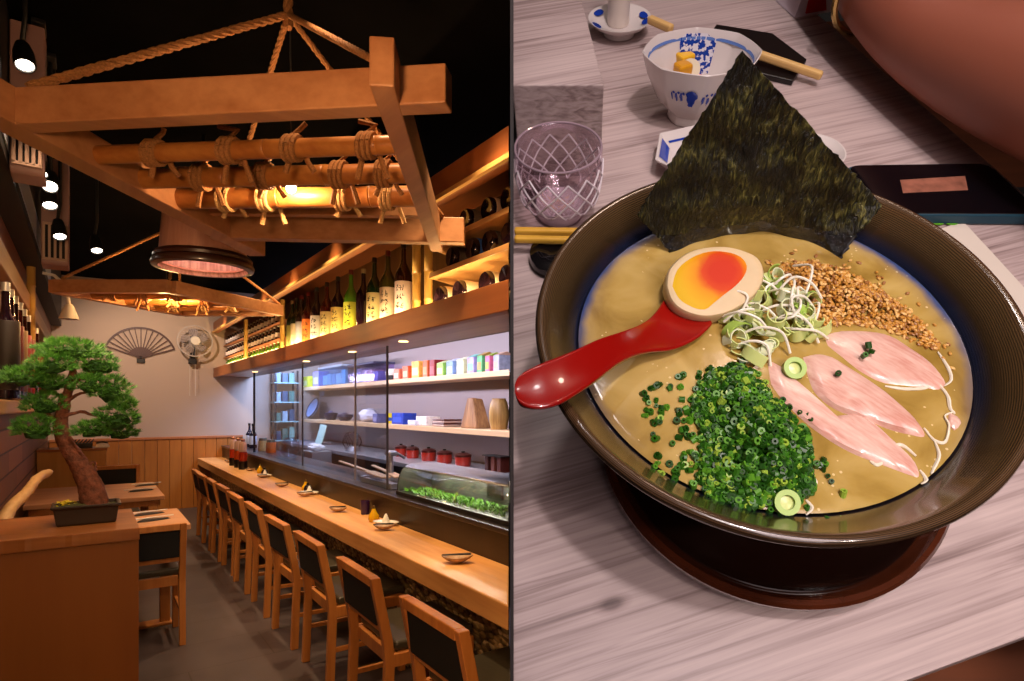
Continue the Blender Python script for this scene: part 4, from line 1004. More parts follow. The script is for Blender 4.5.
MB().lathe([(0, 0), (.09, 0), (.10, .05), (.09, .05), (.08, .01), (0, .01)], 20).build('base', M_STEEL, t, smooth=True)
t = thing('glass_bowl', 'round clear glass bowl at the far end of the kitchen behind the screen', 'bowl', (2.3, vpos(290, 2.3), .906))
t.location = (1.84, v_of(290, 1.84), .9065)
MB().lathe([(0, 0), (.06, 0), (.11, .08), (.105, .17), (.06, .23), (.05, .235), (.04, .23), (.09, .17), (.1, .08), (.05, .01), (0, .01)], 24).build('bowl', clear_glass('bowl_glass', (.85, .9, .95), .3), t, smooth=True)
for i, (x, c_, lab) in enumerate(((263, '#c8b078', 'cream spice jar at the far left behind the long glass screen'), (271, '#d86a20', 'orange spice jar at the far left behind the long glass screen'))):
    t = thing('spice_jar', lab, 'jar', (1.86, v_of(x, 1.86), .9065), group='spice jars behind the glass')
    MB().lathe([(0, 0), (.06, 0), (.06, .13), (0, .13)], 16).build('body', P('spice_%d' % i, c_, .35), t, smooth=True)
    MB().lathe([(0, .1305), (.05, .1305), (.05, .165), (0, .165)], 16).build('lid', P('spice_lid_%d' % i, '#3a5a5a', .4), t, smooth=True)
t = thing('steel_tap', 'steel kitchen tap on a square column behind the narrow glass screen', 'tap', (1.93, v_of(391, 1.93), .9065))
MB().lathe([(0, 0), (.05, 0), (.05, .012), (.02, .02), (.018, .20), (0, .2)], 16).build('column', M_STEEL, t, smooth=True)
MB().cbox((0, 0, .215), (.07, .11, .04)).build('head', M_STEEL, t, bevel=.01)
MB().tube([(0, 0, .20), (.06, .02, .21), (.13, .04, .17)], .012, 10).build('spout', M_STEEL, t, smooth=True)
for i, (x0, x1, y0, y1, lab) in enumerate(((340, 386, 470, 462, 'long pale wooden paddle lying behind the glass screens'), (362, 388, 474, 470, 'second pale wooden paddle lying nearer the tap'))):
    a, b_ = V((1.97, v_of(x0, 1.97), .957)) + V((.10 * i, 0, 0)), V((1.80, v_of(x1, 1.80), .957)) + V((.09 * i, 0, .0))
    t = thing('wooden_paddle', lab, 'paddle', (a + b_) / 2, group='wooden paddles behind the glass')
    h = (b_ - a) / 2
    MB().beam(-h, h * .4, .035, .014, base=False).build('handle', M_PALE, t, bevel=.004)
    MB().beam(h * .4, h, .08, .014, base=False).build('blade', M_PALE, t, bevel=.004)
t = thing('sink_tray', 'steel sink tray with chopping things between the tap and the display case', 'tray', (1.86, v_of(386, 1.86) - .32, .9065))
t.location = (1.80, 4.55, .9065)
mb = MB(); mb.box(-.09, .09, -.32, .32, 0, .008)
for a in ((-.09, -.082, -.32, .32), (.082, .09, -.32, .32), (-.082, .082, -.32, -.312), (-.082, .082, .312, .32)): mb.box(*a, .008, .04)
mb.build('tray', M_STEEL, t, bevel=.002)
# glass shelving tower on the far kitchen wall
t = thing('shelf_tower', 'narrow dark shelf tower with small packets against the far kitchen wall', 'shelves', (2.45, VFAR - .25, .0))
for x in (-.16, .16):
    for y in (-.14, .14): MB().box(x - .012, x + .012, y - .012, y + .012, .947, 2.05).build('post', M_DARKMETAL, t)
for z in (.96, 1.25, 1.55, 1.85):
    sh = MB().box(-.18, .18, -.16, .16, z, z + .015).build('shelf_plate', P('shelf_glass_green', '#9ab8b0', .2), t)
    for k in range(3): MB().box(-.15 + .10 * k, -.075 + .10 * k, -.1, .05, z + .0155, z + random.uniform(.12, .22)).build('packet', P('tower_%d_%d' % (z * 100, k), random.choice(['#4a6a5a', '#5a6a7a', '#7a9a8a', '#3a4a5a', '#8a9aa0']), .4), sh, bevel=.004)

# ---- sushi display case on the sill
sc = thing('sushi_display_case', 'curved glass sushi display case with a steel top on the bar sill', 'display case', (1.79, 0, .9065))
v1 = 3.98
def cpoly(u0, u1, e=.015): return [(u0 - 1.79, u0 / KP + e), (u1 - 1.79, u1 / KP + e), (u1 - 1.79, v1), (u0 - 1.79, v1)]
MB().prism(cpoly(1.645, 1.93), .0, .025).build('base_tray', M_DARKMETAL, sc, bevel=.003)
def arc(k, n=12):          # outline of the curved front, from the sill up and over
    t_ = k / n
    a = PI / 2 * t_
    return (1.655 + .10 * (1 - math.cos(a)), .027 + .175 * math.sin(a) ** .85)
n = 12
def strip(k0, k1, off=0.0):
    vs = []
    for k in range(k0, k1 + 1):
        uu, zz = arc(k); vs += [(uu - 1.79, uu / KP + .015, zz), (uu - 1.79, v1 - .012, zz)]
    return vs, [(2 * i, 2 * i + 1, 2 * i + 3, 2 * i + 2) for i in range(k1 - k0)]
mb = MB(); mb.add(*strip(0, 8)); mb.build('curved_glass', clear_glass('case_glass', (.92, .97, .94), .25), sc, smooth=True, solid=.004)
mb = MB(); vs, fs = strip(8, 12)
e = len(vs); vs += [(1.93 - 1.79, 1.93 / KP + .015, .2), (1.93 - 1.79, v1 - .012, .2)]; fs.append((e - 2, e - 1, e + 1, e)); mb.add(vs, fs)
mb.build('steel_hood', M_STEEL, sc, smooth=True, solid=.006)
prof = [arc(k) for k in range(13)] + [(1.93, .2), (1.93, .027)]
mb = MB(); k = len(prof)
mb.add([(uu - 1.79, v1 - .012, zz) for uu, zz in prof] + [(uu - 1.79, v1, zz) for uu, zz in prof], [tuple(range(k)), tuple(range(k, 2 * k))[::-1]] + [(i, (i + 1) % k, k + (i + 1) % k, k + i) for i in range(k)])
mb.build('end_panel', P('case_end_metal', '#5a564e', .3, metal=.7), sc, bevel=.002)
MB().prism(cpoly(1.90, 1.93, .016), .026, .195).build('back_panel', P('case_back', '#6a6a66', .35), sc)
for vv in (2.86, 3.10): MB().box(.085, .105, vv - .08, vv + .08, .05, .17).build('price_card', P('card_dark', '#2a2220', .5), sc, bevel=.003)
mb = MB(); rnd = random.Random(3)
for k in range(900):
    x = rnd.uniform(1.68, 1.842); y = rnd.uniform(x / KP + .03, v1 - .03); p = V((x - 1.79, y, .027)); a = rnd.uniform(0, 6.28); L = rnd.uniform(.012, .026)
    t_ = V((math.cos(a) * .02, math.sin(a) * .02, L)); sd = V((-math.sin(a), math.cos(a), 0)) * .006
    mb.add([p + V((0, 0, .917 - .0105 - .0)) - sd - V((0, 0, .0)), p + V((0, 0, .9065)) + sd, p + V((0, 0, .9065)) + t_], [(0, 1, 2)])
for i, p in enumerate(mb.v): pass
g = mesh_thing(mb, 'leaf_garnish', P('green_garnish', '#5f9a1e', .5, vary=.4, bscale=60), 'bright green leaf garnish covering the floor of the display case', 'garnish', kind='stuff')
g.location = (1.79, 0, 0.002)

# ---- lights of the restaurant and added fills
light('POINT', 'frame_bulb_light', bulb1, 26, '#ffc890', .03)
light('POINT', 'far_frame_bulb_light', bulb2 - V((0, 0, .06)), 26, '#ffc078', .05)
light('POINT', 'barrel_light', (bc.x, bc.y, bc.z + .32), 8, '#ffe0d4', .06)
light('AREA', 'shelf_strip_light', (1.585, 6.4, 2.075), 34, '#ffd590', .02, (1.72, 6.4, 2.6), size_y=7.6, along=(0, 1, 0))
light('AREA', 'kitchen_tube_light', (2.25, 6.2, 2.9), 70, '#ece8ff', .25, (2.75, 6.2, 0.9), size_y=7.5, along=(0, 1, 0))
light('AREA', 'kitchen_wall_fill', (2.05, 6.4, 1.93), 75, '#efe6ff', .06, (2.95, 6.4, 1.25), size_y=7.0, along=(0, 1, 0))  # fill added to brighten the kitchen's back wall
light('SPOT', 'frame_fill_spot', (-.1, 2.1, 2.0), 85, '#ffca94', .05, (.15, 5.6, 2.45), 36, .8)  # fill added in mid-air for the farther frame and barrel
light('AREA', 'kitchen_far_light', (2.3, 9.6, 2.2), 40, '#94b8ff', .4, (2.3, VFAR, 1.3))
for v in (2.4, 3.6, 4.8, 6.0, 7.2, 8.4, 9.6): light('SPOT', 'counter_downlight', (1.25, v, 3.1), 150, '#ffd8a4', .05, (1.38, v, .7), 62, .6)
light('SPOT', 'far_wall_spot', (.4, 8.6, 3.1), 190, '#ffe0cc', .08, (.75, VFAR, 1.6), 90, .8)
for (x, y), z, lab in sp[:6]:
    p = at_z(x, y, z); light('SPOT', 'track_light', p - V((0, 0, .02)), 30, '#ffd6ae', .04, p + V((.35, .3, -2.2)), 80, .7)
light('POINT', 'front_fill_light', (-.12, .62, 1.85), 58, '#ffc890', .09)  # unseen fill added near the eye for frame, cabinet and chairs
light('AREA', 'case_fill', (1.86, 3.3, 1.098), 5, '#fff4e0', .02, (1.76, 3.3, .9), size_y=1.1, along=(0, 1, 0))  # fill added to brighten the garnish in the case
for v in (2.0, 3.6, 5.2, 6.8): light('SPOT', 'aisle_fill_spot', (.62, v, 3.15), 55, '#ffcb98', .05, (1.25, v + .1, .5), 60, .7)  # row of fills added to light the pebbled bar front
light('POINT', 'bar_front_fill', (.42, 1.05, .78), 9, '#ffcf9a', .06)  # low fill added below the view to lift the pebbled front
light('SPOT', 'bonsai_fill_spot', (.25, 2.9, 2.75), 40, '#ffe8c8', .04, (0, 4.03, 1.3), 34, .6)  # fill added to brighten the bonsai
# ================================================================== THE RAMEN TABLE (right of the partition)
# its own frame T: origin on the table under the bowl, +z the table's normal, +y away from the diner
nC = V((-.0219, .5662, -.8240)).normalized()
RIMZ = .098
def c2w(v): return V((CS * v.x + SN * v.z, -SN * v.x + CS * v.z, v.y))   # (right, up, ahead) -> room axes
NW = c2w(nC); OW = EYE_P + c2w(V((.1004, .0421, .2863))) - NW * RIMZ
UPW = V((0, 0, 1)); EY = (UPW - NW * NW.z).normalized(); EX = EY.cross(NW).normalized()
T = Matrix(((EX.x, EY.x, NW.x, OW.x), (EX.y, EY.y, NW.y, OW.y), (EX.z, EY.z, NW.z, OW.z), (0, 0, 0, 1)))
TI = T.inverted()
def RT(x, y, h=0.0):
    d = TI.to_3x3() @ ray(x, y); e = TI @ EYE_P
    return e + d * ((h - e.z) / d.z)
def proj(p):
    w = T @ V(p) - EYE_P; X = CS * w.x - SN * w.y; Y = SN * w.x + CS * w.y
    return CX + F_PX * X / Y, CY - F_PX * w.z / Y
def h_for(x, y, py):
    lo, hi = 0.0, .25
    for _ in range(40):
        m_ = (lo + hi) / 2
        if proj((x, y, m_))[1] > py: lo = m_
        else: hi = m_
    return lo
def tthing(name, label, cat, loc=(0, 0, 0), rz=0.0, group=None): return thing(name, label, cat, loc, rz, group, T)

# ---- table
E1a, E1b = RT(905, 681), RT(1024, 637)
E2a, E2b = RT(826, 21), RT(1023, 192)
def isect(a, b, c_, d_):
    r, s_ = b - a, d_ - c_; den = r.x * s_.y - r.y * s_.x
    t_ = ((c_.x - a.x) * s_.y - (c_.y - a.y) * s_.x) / den
    return a + r * t_
corner = isect(E1a, E1b, E2a, E2b)
d1 = (E1a - E1b).normalized(); d2 = (E2a - E2b).normalized()
PLa, PLb = RT(512.7, 690), RT(512.7, -30)            # where the partition cuts the table
nearc = isect(E1a, E1b, PLa, PLb)
far = E2a + d2 * .9
farl = isect(far, far + d1, PLa, PLb)
GR = math.atan2(d1.y, d1.x)
def table_wood():
    m, nt, b = new_mat('grey_rose_laminate')
    tc = nt.nodes.new('ShaderNodeTexCoord'); pre = nt.nodes.new('ShaderNodeMapping'); pre.inputs['Rotation'].default_value = (0, 0, -GR)
    nt.links.new(tc.outputs['Object'], pre.inputs['Vector'])
    def nz(sx, sy, det, dist, sc=1.0):
        mp = nt.nodes.new('ShaderNodeMapping'); mp.inputs['Scale'].default_value = (sx, sy, sy); nt.links.new(pre.outputs[0], mp.inputs['Vector'])
        n = nt.nodes.new('ShaderNodeTexNoise'); n.inputs['Scale'].default_value = sc; n.inputs['Detail'].default_value = det; n.inputs['Distortion'].default_value = dist
        nt.links.new(mp.outputs[0], n.inputs['Vector']); return n.outputs['Fac']
    a = nz(7, 230, 6, 1.0); b2 = nz(3, 22, 3, .4); c3 = nz(10, 620, 4, .3)
    m1 = nt.nodes.new('ShaderNodeMath'); m1.operation = 'MULTIPLY_ADD'; m1.inputs[1].default_value = .45; nt.links.new(a, m1.inputs[0])
    m0 = nt.nodes.new('ShaderNodeMath'); m0.operation = 'MULTIPLY'; m0.inputs[1].default_value = .38; nt.links.new(b2, m0.inputs[0]); nt.links.new(m0.outputs[0], m1.inputs[2])
    m3 = nt.nodes.new('ShaderNodeMath'); m3.operation = 'MULTIPLY_ADD'; m3.inputs[1].default_value = .17; nt.links.new(c3, m3.inputs[0]); nt.links.new(m1.outputs[0], m3.inputs[2])
    # one knot
    k = RT(612, 604); kn = nt.nodes.new('ShaderNodeVectorMath'); kn.operation = 'SUBTRACT'
    ca, sa = math.cos(-GR), math.sin(-GR); kn.inputs[1].default_value = (ca * k.x - sa * k.y, sa * k.x + ca * k.y, 0); nt.links.new(pre.outputs[0], kn.inputs[0])
    ks = nt.nodes.new('ShaderNodeVectorMath'); ks.operation = 'MULTIPLY'; ks.inputs[1].default_value = (1, 2.0, 0); nt.links.new(kn.outputs[0], ks.inputs[0])
    kl = nt.nodes.new('ShaderNodeVectorMath'); kl.operation = 'LENGTH'; nt.links.new(ks.outputs[0], kl.inputs[0])
    kr = ramp(nt, kl.outputs['Value'], [(.0, '#a09898'), (.003, '#c8c0c0'), (.0045, '#948c8c'), (.007, '#dcd6d6'), (.009, '#ffffff')])
    base = ramp(nt, m3.outputs[0], [(.34, '#6e5c5a'), (.42, '#927f7c'), (.50, '#ae9b98'), (.62, '#c0ada9')])
    mx = nt.nodes.new('ShaderNodeMixRGB'); mx.blend_type = 'MULTIPLY'; mx.inputs[0].default_value = 1
    nt.links.new(base, mx.inputs[1]); nt.links.new(kr, mx.inputs[2]); nt.links.new(mx.outputs[0], b.inputs['Base Color'])
    bp = nt.nodes.new('ShaderNodeBump'); bp.inputs['Strength'].default_value = .12; bp.inputs['Distance'].default_value = .001
    nt.links.new(m3.outputs[0], bp.inputs['Height']); nt.links.new(bp.outputs[0], b.inputs['Normal']); setp(b, Roughness=.42)
    return m
M_TW = table_wood()
tb = tthing('dining_table', 'greyish rose wood grained dining table under the ramen bowl', 'table')
MB().prism([tuple(p[:2]) for p in (nearc, corner, far, farl)], -.03, -.0003).build('table_top', M_TW, tb, bevel=.0008)
mid = (nearc + corner + far + farl) / 4 + V((.16, .1, 0))
MB().box(mid.x - .04, mid.x + .04, mid.y - .04, mid.y + .04, -.70, -.031).build('column', M_DARKMETAL, tb, bevel=.004)
MB().box(mid.x - .16, mid.x + .2, mid.y - .2, mid.y + .2, -.718, -.701).build('foot_plate', M_DARKMETAL, tb, bevel=.004)
fl_ = MB().prism([tuple(p[:2]) for p in (PLa - (PLb - PLa).normalized() * .25 + V((.03, 0, 0)), V((1.6, -.45, 0)), V((1.6, 2.2, 0)), farl + V((.03, .7, 0)))], -.78, -.72)
o = struct(fl_, 'floor_booth', wood('booth_floor_wood', '#5a301c', '#7a4428', 'X', 5, .5, .1)); o.matrix_world = T

# ---- bowl, saucer, soup
def bowl_mat():
    m, nt, b = new_mat('dark_olive_glaze')
    tc = nt.nodes.new('ShaderNodeTexCoord'); sp_ = nt.nodes.new('ShaderNodeSeparateXYZ'); nt.links.new(tc.outputs['Object'], sp_.inputs[0])
    cb = nt.nodes.new('ShaderNodeCombineXYZ'); nt.links.new(sp_.outputs['X'], cb.inputs['X']); nt.links.new(sp_.outputs['Y'], cb.inputs['Y'])
    ln = nt.nodes.new('ShaderNodeVectorMath'); ln.operation = 'LENGTH'; nt.links.new(cb.outputs[0], ln.inputs[0])
    c = ramp(nt, ln.outputs['Value'], [(.0, '#120c08'), (.0905, '#0c0c14'), (.0930, '#14203e'), (.0943, '#0c0a0c'), (.0965, '#1a1109'), (.100, '#362816'), (.1085, '#46351f'), (.1108, '#4a3224'), (.1122, '#1c110c'), (.2, '#1a0f0a')])
    w = nt.nodes.new('ShaderNodeMath'); w.operation = 'SINE'; mu = nt.nodes.new('ShaderNodeMath'); mu.operation = 'MULTIPLY'; mu.inputs[1].default_value = 2 * PI / .00066
    n = nt.nodes.new('ShaderNodeTexNoise'); n.inputs['Scale'].default_value = 25; nt.links.new(tc.outputs['Object'], n.inputs['Vector'])
    ad = nt.nodes.new('ShaderNodeMath'); ad.operation = 'MULTIPLY_ADD'; ad.inputs[1].default_value = .0012; nt.links.new(n.outputs['Fac'], ad.inputs[0]); nt.links.new(ln.outputs['Value'], ad.inputs[2])
    nt.links.new(ad.outputs[0], mu.inputs[0]); nt.links.new(mu.outputs[0], w.inputs[0])
    mr = nt.nodes.new('ShaderNodeMapRange'); mr.inputs['From Min'].default_value = -1; mr.inputs['To Min'].default_value = .55; mr.inputs['To Max'].default_value = 1.7; nt.links.new(w.outputs[0], mr.inputs['Value'])
    mx = nt.nodes.new('ShaderNodeMixRGB'); mx.blend_type = 'MULTIPLY'; mx.inputs[0].default_value = 1; nt.links.new(c, mx.inputs[1]); nt.links.new(mr.outputs[0], mx.inputs[2])
    nt.links.new(mx.outputs[0], b.inputs['Base Color']); setp(b, Roughness=.22, **{'Coat Weight': .9, 'Coat Roughness': .08})
    bp = nt.nodes.new('ShaderNodeBump'); bp.inputs['Strength'].default_value = .07; bp.inputs['Distance'].default_value = .0005; nt.links.new(w.outputs[0], bp.inputs['Height']); nt.links.new(bp.outputs[0], b.inputs['Normal'])
    return m
SZ = .0815
rb_ = tthing('ramen_bowl', 'wide dark brown ribbed ramen bowl with a blue ring inside', 'bowl')
MB().lathe([(.0, .030), (.066, .044), (.0865, .0725), (.0920, .0800), (.0945, .0833), (.0990, .0880), (.1050, .0942), (.1072, .0972), (.1092, .0985), (.1112, .0978), (.1120, .0958), (.1112, .0935), (.1085, .0900), (.0980, .0740),
            (.0800, .0480), (.056, .0275), (.046, .0235), (.044, .0130), (.040, .0126), (.038, .020), (0, .022)], 144).build('bowl', bowl_mat(), rb_, smooth=True, angle=60)
M_SAUCER = P('red_brown_lacquer', '#431d0d', .18, spec=.6, coat=.7, vary=.4, bscale=25)
M_SIN = P('shaded_saucer_lacquer', '#1c0b06', .25, coat=.4)  # darker copy of the saucer lacquer: shade under the bowl as colour
sa = tthing('wooden_saucer', 'round red brown lacquered saucer under the ramen bowl', 'saucer', (.015, -.017, 0))
MB().lathe([(0, .004), (.060, .004), (.078, .008), (.086, .015), (.0885, .0185), (.0905, .0205), (.0930, .0205), (.0945, .0185), (.0940, .0145), (.0900, .008), (.078, .001), (.05, .0003), (0, .0003)][::-1], 96).build('saucer', M_SAUCER, sa, smooth=True)
MB().lathe([(0, .0043), (.0600, .0043), (.0780, .0083), (.0850, .0145), (.0845, .0150), (.077, .0090), (.0590, .0050), (0, .0050)], 96).build('shaded_well', M_SIN, sa, smooth=True)
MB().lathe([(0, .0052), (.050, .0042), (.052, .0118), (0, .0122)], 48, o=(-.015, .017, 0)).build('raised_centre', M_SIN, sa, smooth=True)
def broth_mat():
    m, nt, b = new_mat('tonkotsu_broth')
    tc = nt.nodes.new('ShaderNodeTexCoord'); n = nt.nodes.new('ShaderNodeTexNoise'); n.inputs['Scale'].default_value = 32; n.inputs['Detail'].default_value = 6; n.inputs['Distortion'].default_value = .7
    nt.links.new(tc.outputs['Object'], n.inputs['Vector'])
    c = ramp(nt, n.outputs['Fac'], [(.30, '#8a6c2c'), (.5, '#ab8d48'), (.72, '#c0a462')])
    v_ = nt.nodes.new('ShaderNodeTexVoronoi'); v_.inputs['Scale'].default_value = 260; nt.links.new(tc.outputs['Object'], v_.inputs['Vector'])
    n2 = nt.nodes.new('ShaderNodeTexNoise'); n2.inputs['Scale'].default_value = 55; nt.links.new(tc.outputs['Object'], n2.inputs['Vector'])
    lt = nt.nodes.new('ShaderNodeMath'); lt.operation = 'LESS_THAN'; lt.inputs[1].default_value = .16; nt.links.new(v_.outputs['Distance'], lt.inputs[0])
    gt = nt.nodes.new('ShaderNodeMath'); gt.operation = 'GREATER_THAN'; gt.inputs[1].default_value = .56; nt.links.new(n2.outputs['Fac'], gt.inputs[0])
    mm = nt.nodes.new('ShaderNodeMath'); mm.operation = 'MULTIPLY'; nt.links.new(lt.outputs[0], mm.inputs[0]); nt.links.new(gt.outputs[0], mm.inputs[1])
    mx = nt.nodes.new('ShaderNodeMixRGB'); mx.inputs[2].default_value = lin('#dcc48c'); nt.links.new(mm.outputs[0], mx.inputs[0]); nt.links.new(c, mx.inputs[1])
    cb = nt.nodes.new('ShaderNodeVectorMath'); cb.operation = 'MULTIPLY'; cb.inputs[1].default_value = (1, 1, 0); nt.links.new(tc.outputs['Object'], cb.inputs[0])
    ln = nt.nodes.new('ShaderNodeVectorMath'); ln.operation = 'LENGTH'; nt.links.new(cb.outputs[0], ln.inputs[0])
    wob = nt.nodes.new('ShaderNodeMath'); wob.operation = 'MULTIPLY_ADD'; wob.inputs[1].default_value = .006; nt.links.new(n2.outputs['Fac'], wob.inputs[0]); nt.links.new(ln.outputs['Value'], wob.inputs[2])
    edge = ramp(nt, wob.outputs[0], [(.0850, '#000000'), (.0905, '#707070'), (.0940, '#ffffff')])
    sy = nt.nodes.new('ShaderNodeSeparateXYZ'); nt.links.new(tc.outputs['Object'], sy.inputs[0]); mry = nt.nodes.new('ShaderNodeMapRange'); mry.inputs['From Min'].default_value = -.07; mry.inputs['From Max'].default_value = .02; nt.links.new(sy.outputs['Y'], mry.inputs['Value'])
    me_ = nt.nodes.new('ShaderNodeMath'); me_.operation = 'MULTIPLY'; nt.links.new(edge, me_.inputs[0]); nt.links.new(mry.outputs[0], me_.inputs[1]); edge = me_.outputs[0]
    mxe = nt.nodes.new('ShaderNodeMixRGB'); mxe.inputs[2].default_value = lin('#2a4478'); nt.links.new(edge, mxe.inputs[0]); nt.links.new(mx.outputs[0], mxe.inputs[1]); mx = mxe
    nt.links.new(mx.outputs[0], b.inputs['Base Color']); setp(b, Roughness=.14, **{'Subsurface Weight': .15, 'Subsurface Scale': .01, 'Subsurface Radius': (1, .7, .3)})
    bp = nt.nodes.new('ShaderNodeBump'); bp.inputs['Strength'].default_value = .12; bp.inputs['Distance'].default_value = .002; nt.links.new(n.outputs['Fac'], bp.inputs['Height']); nt.links.new(bp.outputs[0], b.inputs['Normal'])
    return m
M_GLINT = P('broth_glint', '#e6dcc6', .15, coat=.5)  # cream tubes stand for wet glints on the broth
GLINTS = [[(885, 386), (905, 389), (925, 388), (933, 383)], [(938, 352), (948, 368), (951, 380), (944, 386)], [(935, 380), (947, 395), (950, 408), (955, 414)], [(924, 428), (934, 440), (945, 442), (949, 426), (945, 416), (954, 412)], [(934, 440), (939, 455), (934, 468), (931, 474)], [(888, 452), (897, 445), (905, 447), (916, 456)], [(870, 461), (877, 465), (884, 462)], [(920, 470), (926, 480), (921, 484)], [(660, 474), (668, 486), (684, 496)], [(800, 455), (806, 470), (816, 482), (812, 490)], [(806, 500), (812, 508), (806, 515)]]
br0 = tthing('ramen_broth', 'cloudy golden brown broth filling the ramen bowl', 'soup')
MB().lathe([(0, .062), (.078, .063), (.0918, SZ - .0003), (.0905, SZ + .0002), (.088, SZ), (.05, SZ), (0, SZ)], 96).build('broth', broth_mat(), br0, smooth=True)
def rp(px, h): return [tuple(RT(x, y, h)[:2]) for x, y in px]

for pl in GLINTS:
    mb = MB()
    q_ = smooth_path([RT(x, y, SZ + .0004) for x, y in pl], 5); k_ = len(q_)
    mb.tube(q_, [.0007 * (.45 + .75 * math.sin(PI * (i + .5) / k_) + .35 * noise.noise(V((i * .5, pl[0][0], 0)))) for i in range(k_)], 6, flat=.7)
    mb.build('glint_streak', M_GLINT, br0, smooth=True)
# ---- seaweed sheet
def nori_mat():
    m, nt, b = new_mat('toasted_nori')
    tc = nt.nodes.new('ShaderNodeTexCoord'); mp = nt.nodes.new('ShaderNodeMapping'); mp.inputs['Rotation'].default_value = (0, .78, 0); mp.inputs['Scale'].default_value = (460, 240, 130)
    nt.links.new(tc.outputs['Object'], mp.inputs['Vector'])
    n = nt.nodes.new('ShaderNodeTexNoise'); n.inputs['Scale'].default_value = 1; n.inputs['Detail'].default_value = 6; n.inputs['Distortion'].default_value = 1.5; nt.links.new(mp.outputs[0], n.inputs['Vector'])
    n2 = nt.nodes.new('ShaderNodeTexNoise'); n2.inputs['Scale'].default_value = 70; n2.inputs['Detail'].default_value = 4; nt.links.new(tc.outputs['Object'], n2.inputs['Vector'])
    c1 = ramp(nt, n.outputs['Fac'], [(.34, '#070805'), (.46, '#24270f'), (.56, '#4f4d22'), (.68, '#868248')])
    c2_ = ramp(nt, n2.outputs['Fac'], [(.40, '#3a3630'), (.50, '#a8a296'), (.62, '#ffffff')])
    mx = nt.nodes.new('ShaderNodeMixRGB'); mx.blend_type = 'MULTIPLY'; mx.inputs[0].default_value = 1; nt.links.new(c1, mx.inputs[1]); nt.links.new(c2_, mx.inputs[2])
    # the soaked lower edge is darker and shiny
    nt.links.new(mx.outputs[0], b.inputs['Base Color']); setp(b, Roughness=.38)
    bp = nt.nodes.new('ShaderNodeBump'); bp.inputs['Strength'].default_value = 1.0; bp.inputs['Distance'].default_value = .0024; nt.links.new(n.outputs['Fac'], bp.inputs['Height']); nt.links.new(bp.outputs[0], b.inputs['Normal'])
    return m
NL, NR_ = RT(637, 214, .104), RT(882, 204, .104)
Bl, Br = RT(672, 256, SZ - .002), RT(838, 263, SZ - .002)
Bm = RT(762, 238, SZ - .002)
mid_ = (NL + NR_) / 2
ap_h = h_for(mid_.x, mid_.y + .004, 52)
lo_, hi_ = 0, .2
AP = V((mid_.x, mid_.y + .006, 0))
for _ in range(30):
    AP.z = h_for(AP.x, AP.y, 52); AP.x += (742 - proj(AP)[0]) * .0003
AP.z = h_for(AP.x, AP.y, 52)
print('nori', NL, NR_, AP, Bl, Br)
def nori_pt(i, j):
    """i across 0..1, j from the soaked edge 0 up to the tip 1"""
    if j < .30:
        t_ = j / .30
        base = (Bl.lerp(Bm, i * 2) if i < .5 else Bm.lerp(Br, i * 2 - 1))
        base = Bl * ((1 - i) ** 2) + (Bm * 2 - (Bl + Br) / 2) * (2 * i * (1 - i)) + Br * (i ** 2)
        p = base.lerp(NL.lerp(NR_, i), t_)
    else:
        t_ = (j - .30) / .70
        s_ = min(1.0, t_ * 1.0)
        p = NL.lerp(AP, s_).lerp(NR_.lerp(AP, s_), i)
    k = p * 60
    ed = .0012 * noise.noise(V((i * 3, j * 60, 1))) if (i < .02 or i > .98) else 0
    return p + V((ed * 1.5, .0022 * noise.noise(k) + .006 * math.sin(i * PI) * (1 - j) * .6, .0012 * noise.noise(k * 1.7)))
ns = tthing('nori_sheet', 'square dark green toasted seaweed sheet standing in the back of the ramen bowl', 'seaweed')
mb = MB().grid(nori_pt, 70, 70)
for i in range(len(mb.f)):
    if i // 70 < 8 + 3.0 * noise.noise(V(((i % 70) * .13, 0, 5))): mb.m[i] = 1
mb.build('nori', [nori_mat(), P('wet_nori', '#07080a', .12, coat=.6, bump=1.0, bscale=160)], ns, smooth=True, solid=.0006)

# ---- egg
EGF = .0925
poly = [(666, 286), (668, 272), (675, 262), (687, 253), (700, 248.5), (715, 246.5), (730, 247), (745, 251), (757, 257), (763, 267), (763.5, 279), (758, 291), (748, 301), (736, 309), (722, 314.5), (706, 317), (690, 314), (678, 308), (670, 299)]
eg = tthing('egg_half', 'halved soft boiled egg with an orange yolk beside the red spoon', 'egg')
ey0 = RT(690, 306, .0865); eback = RT(735, 250, .0965)
def eface(x, y):           # the cut face leans a little towards the diner
    p = RT(x, y, .092); t_ = (p.y - ey0.y) / (eback.y - ey0.y); return RT(x, y, .0925 + .0080 * t_)
outl = smooth_path([eface(x, y) for x, y in poly + poly[:1]], 3)[:-1]; n = len(outl); cen_ = sum(outl, V()) / n
fn_ = (outl[0] - cen_).cross(outl[15] - cen_).normalized(); fn_ = fn_ if fn_.z > 0 else -fn_
mb = MB(); rings = []
for k, (s_, dd) in enumerate([(.90, .0006), (.97, .0004), (1.005, -.0008), (1.02, -.004), (1.03, -.008), (.98, -.0125), (.85, -.0165), (.5, -.0195)]):
    rings.append([cen_ + (p - cen_) * s_ + fn_ * dd for p in outl])
vs = [p for r_ in rings for p in r_]; fs = [(k * n + i, k * n + (i + 1) % n, (k + 1) * n + (i + 1) % n, (k + 1) * n + i) for k in range(len(rings) - 1) for i in range(n)]
fs += [tuple(range(n)), tuple((len(rings) - 1) * n + i for i in range(n))[::-1]]
mb.add(vs, fs).build('egg_white', P('egg_white', '#d2b98e', .4, spec=.3, sss=.15, vary=.06, bscale=80), eg, smooth=True)
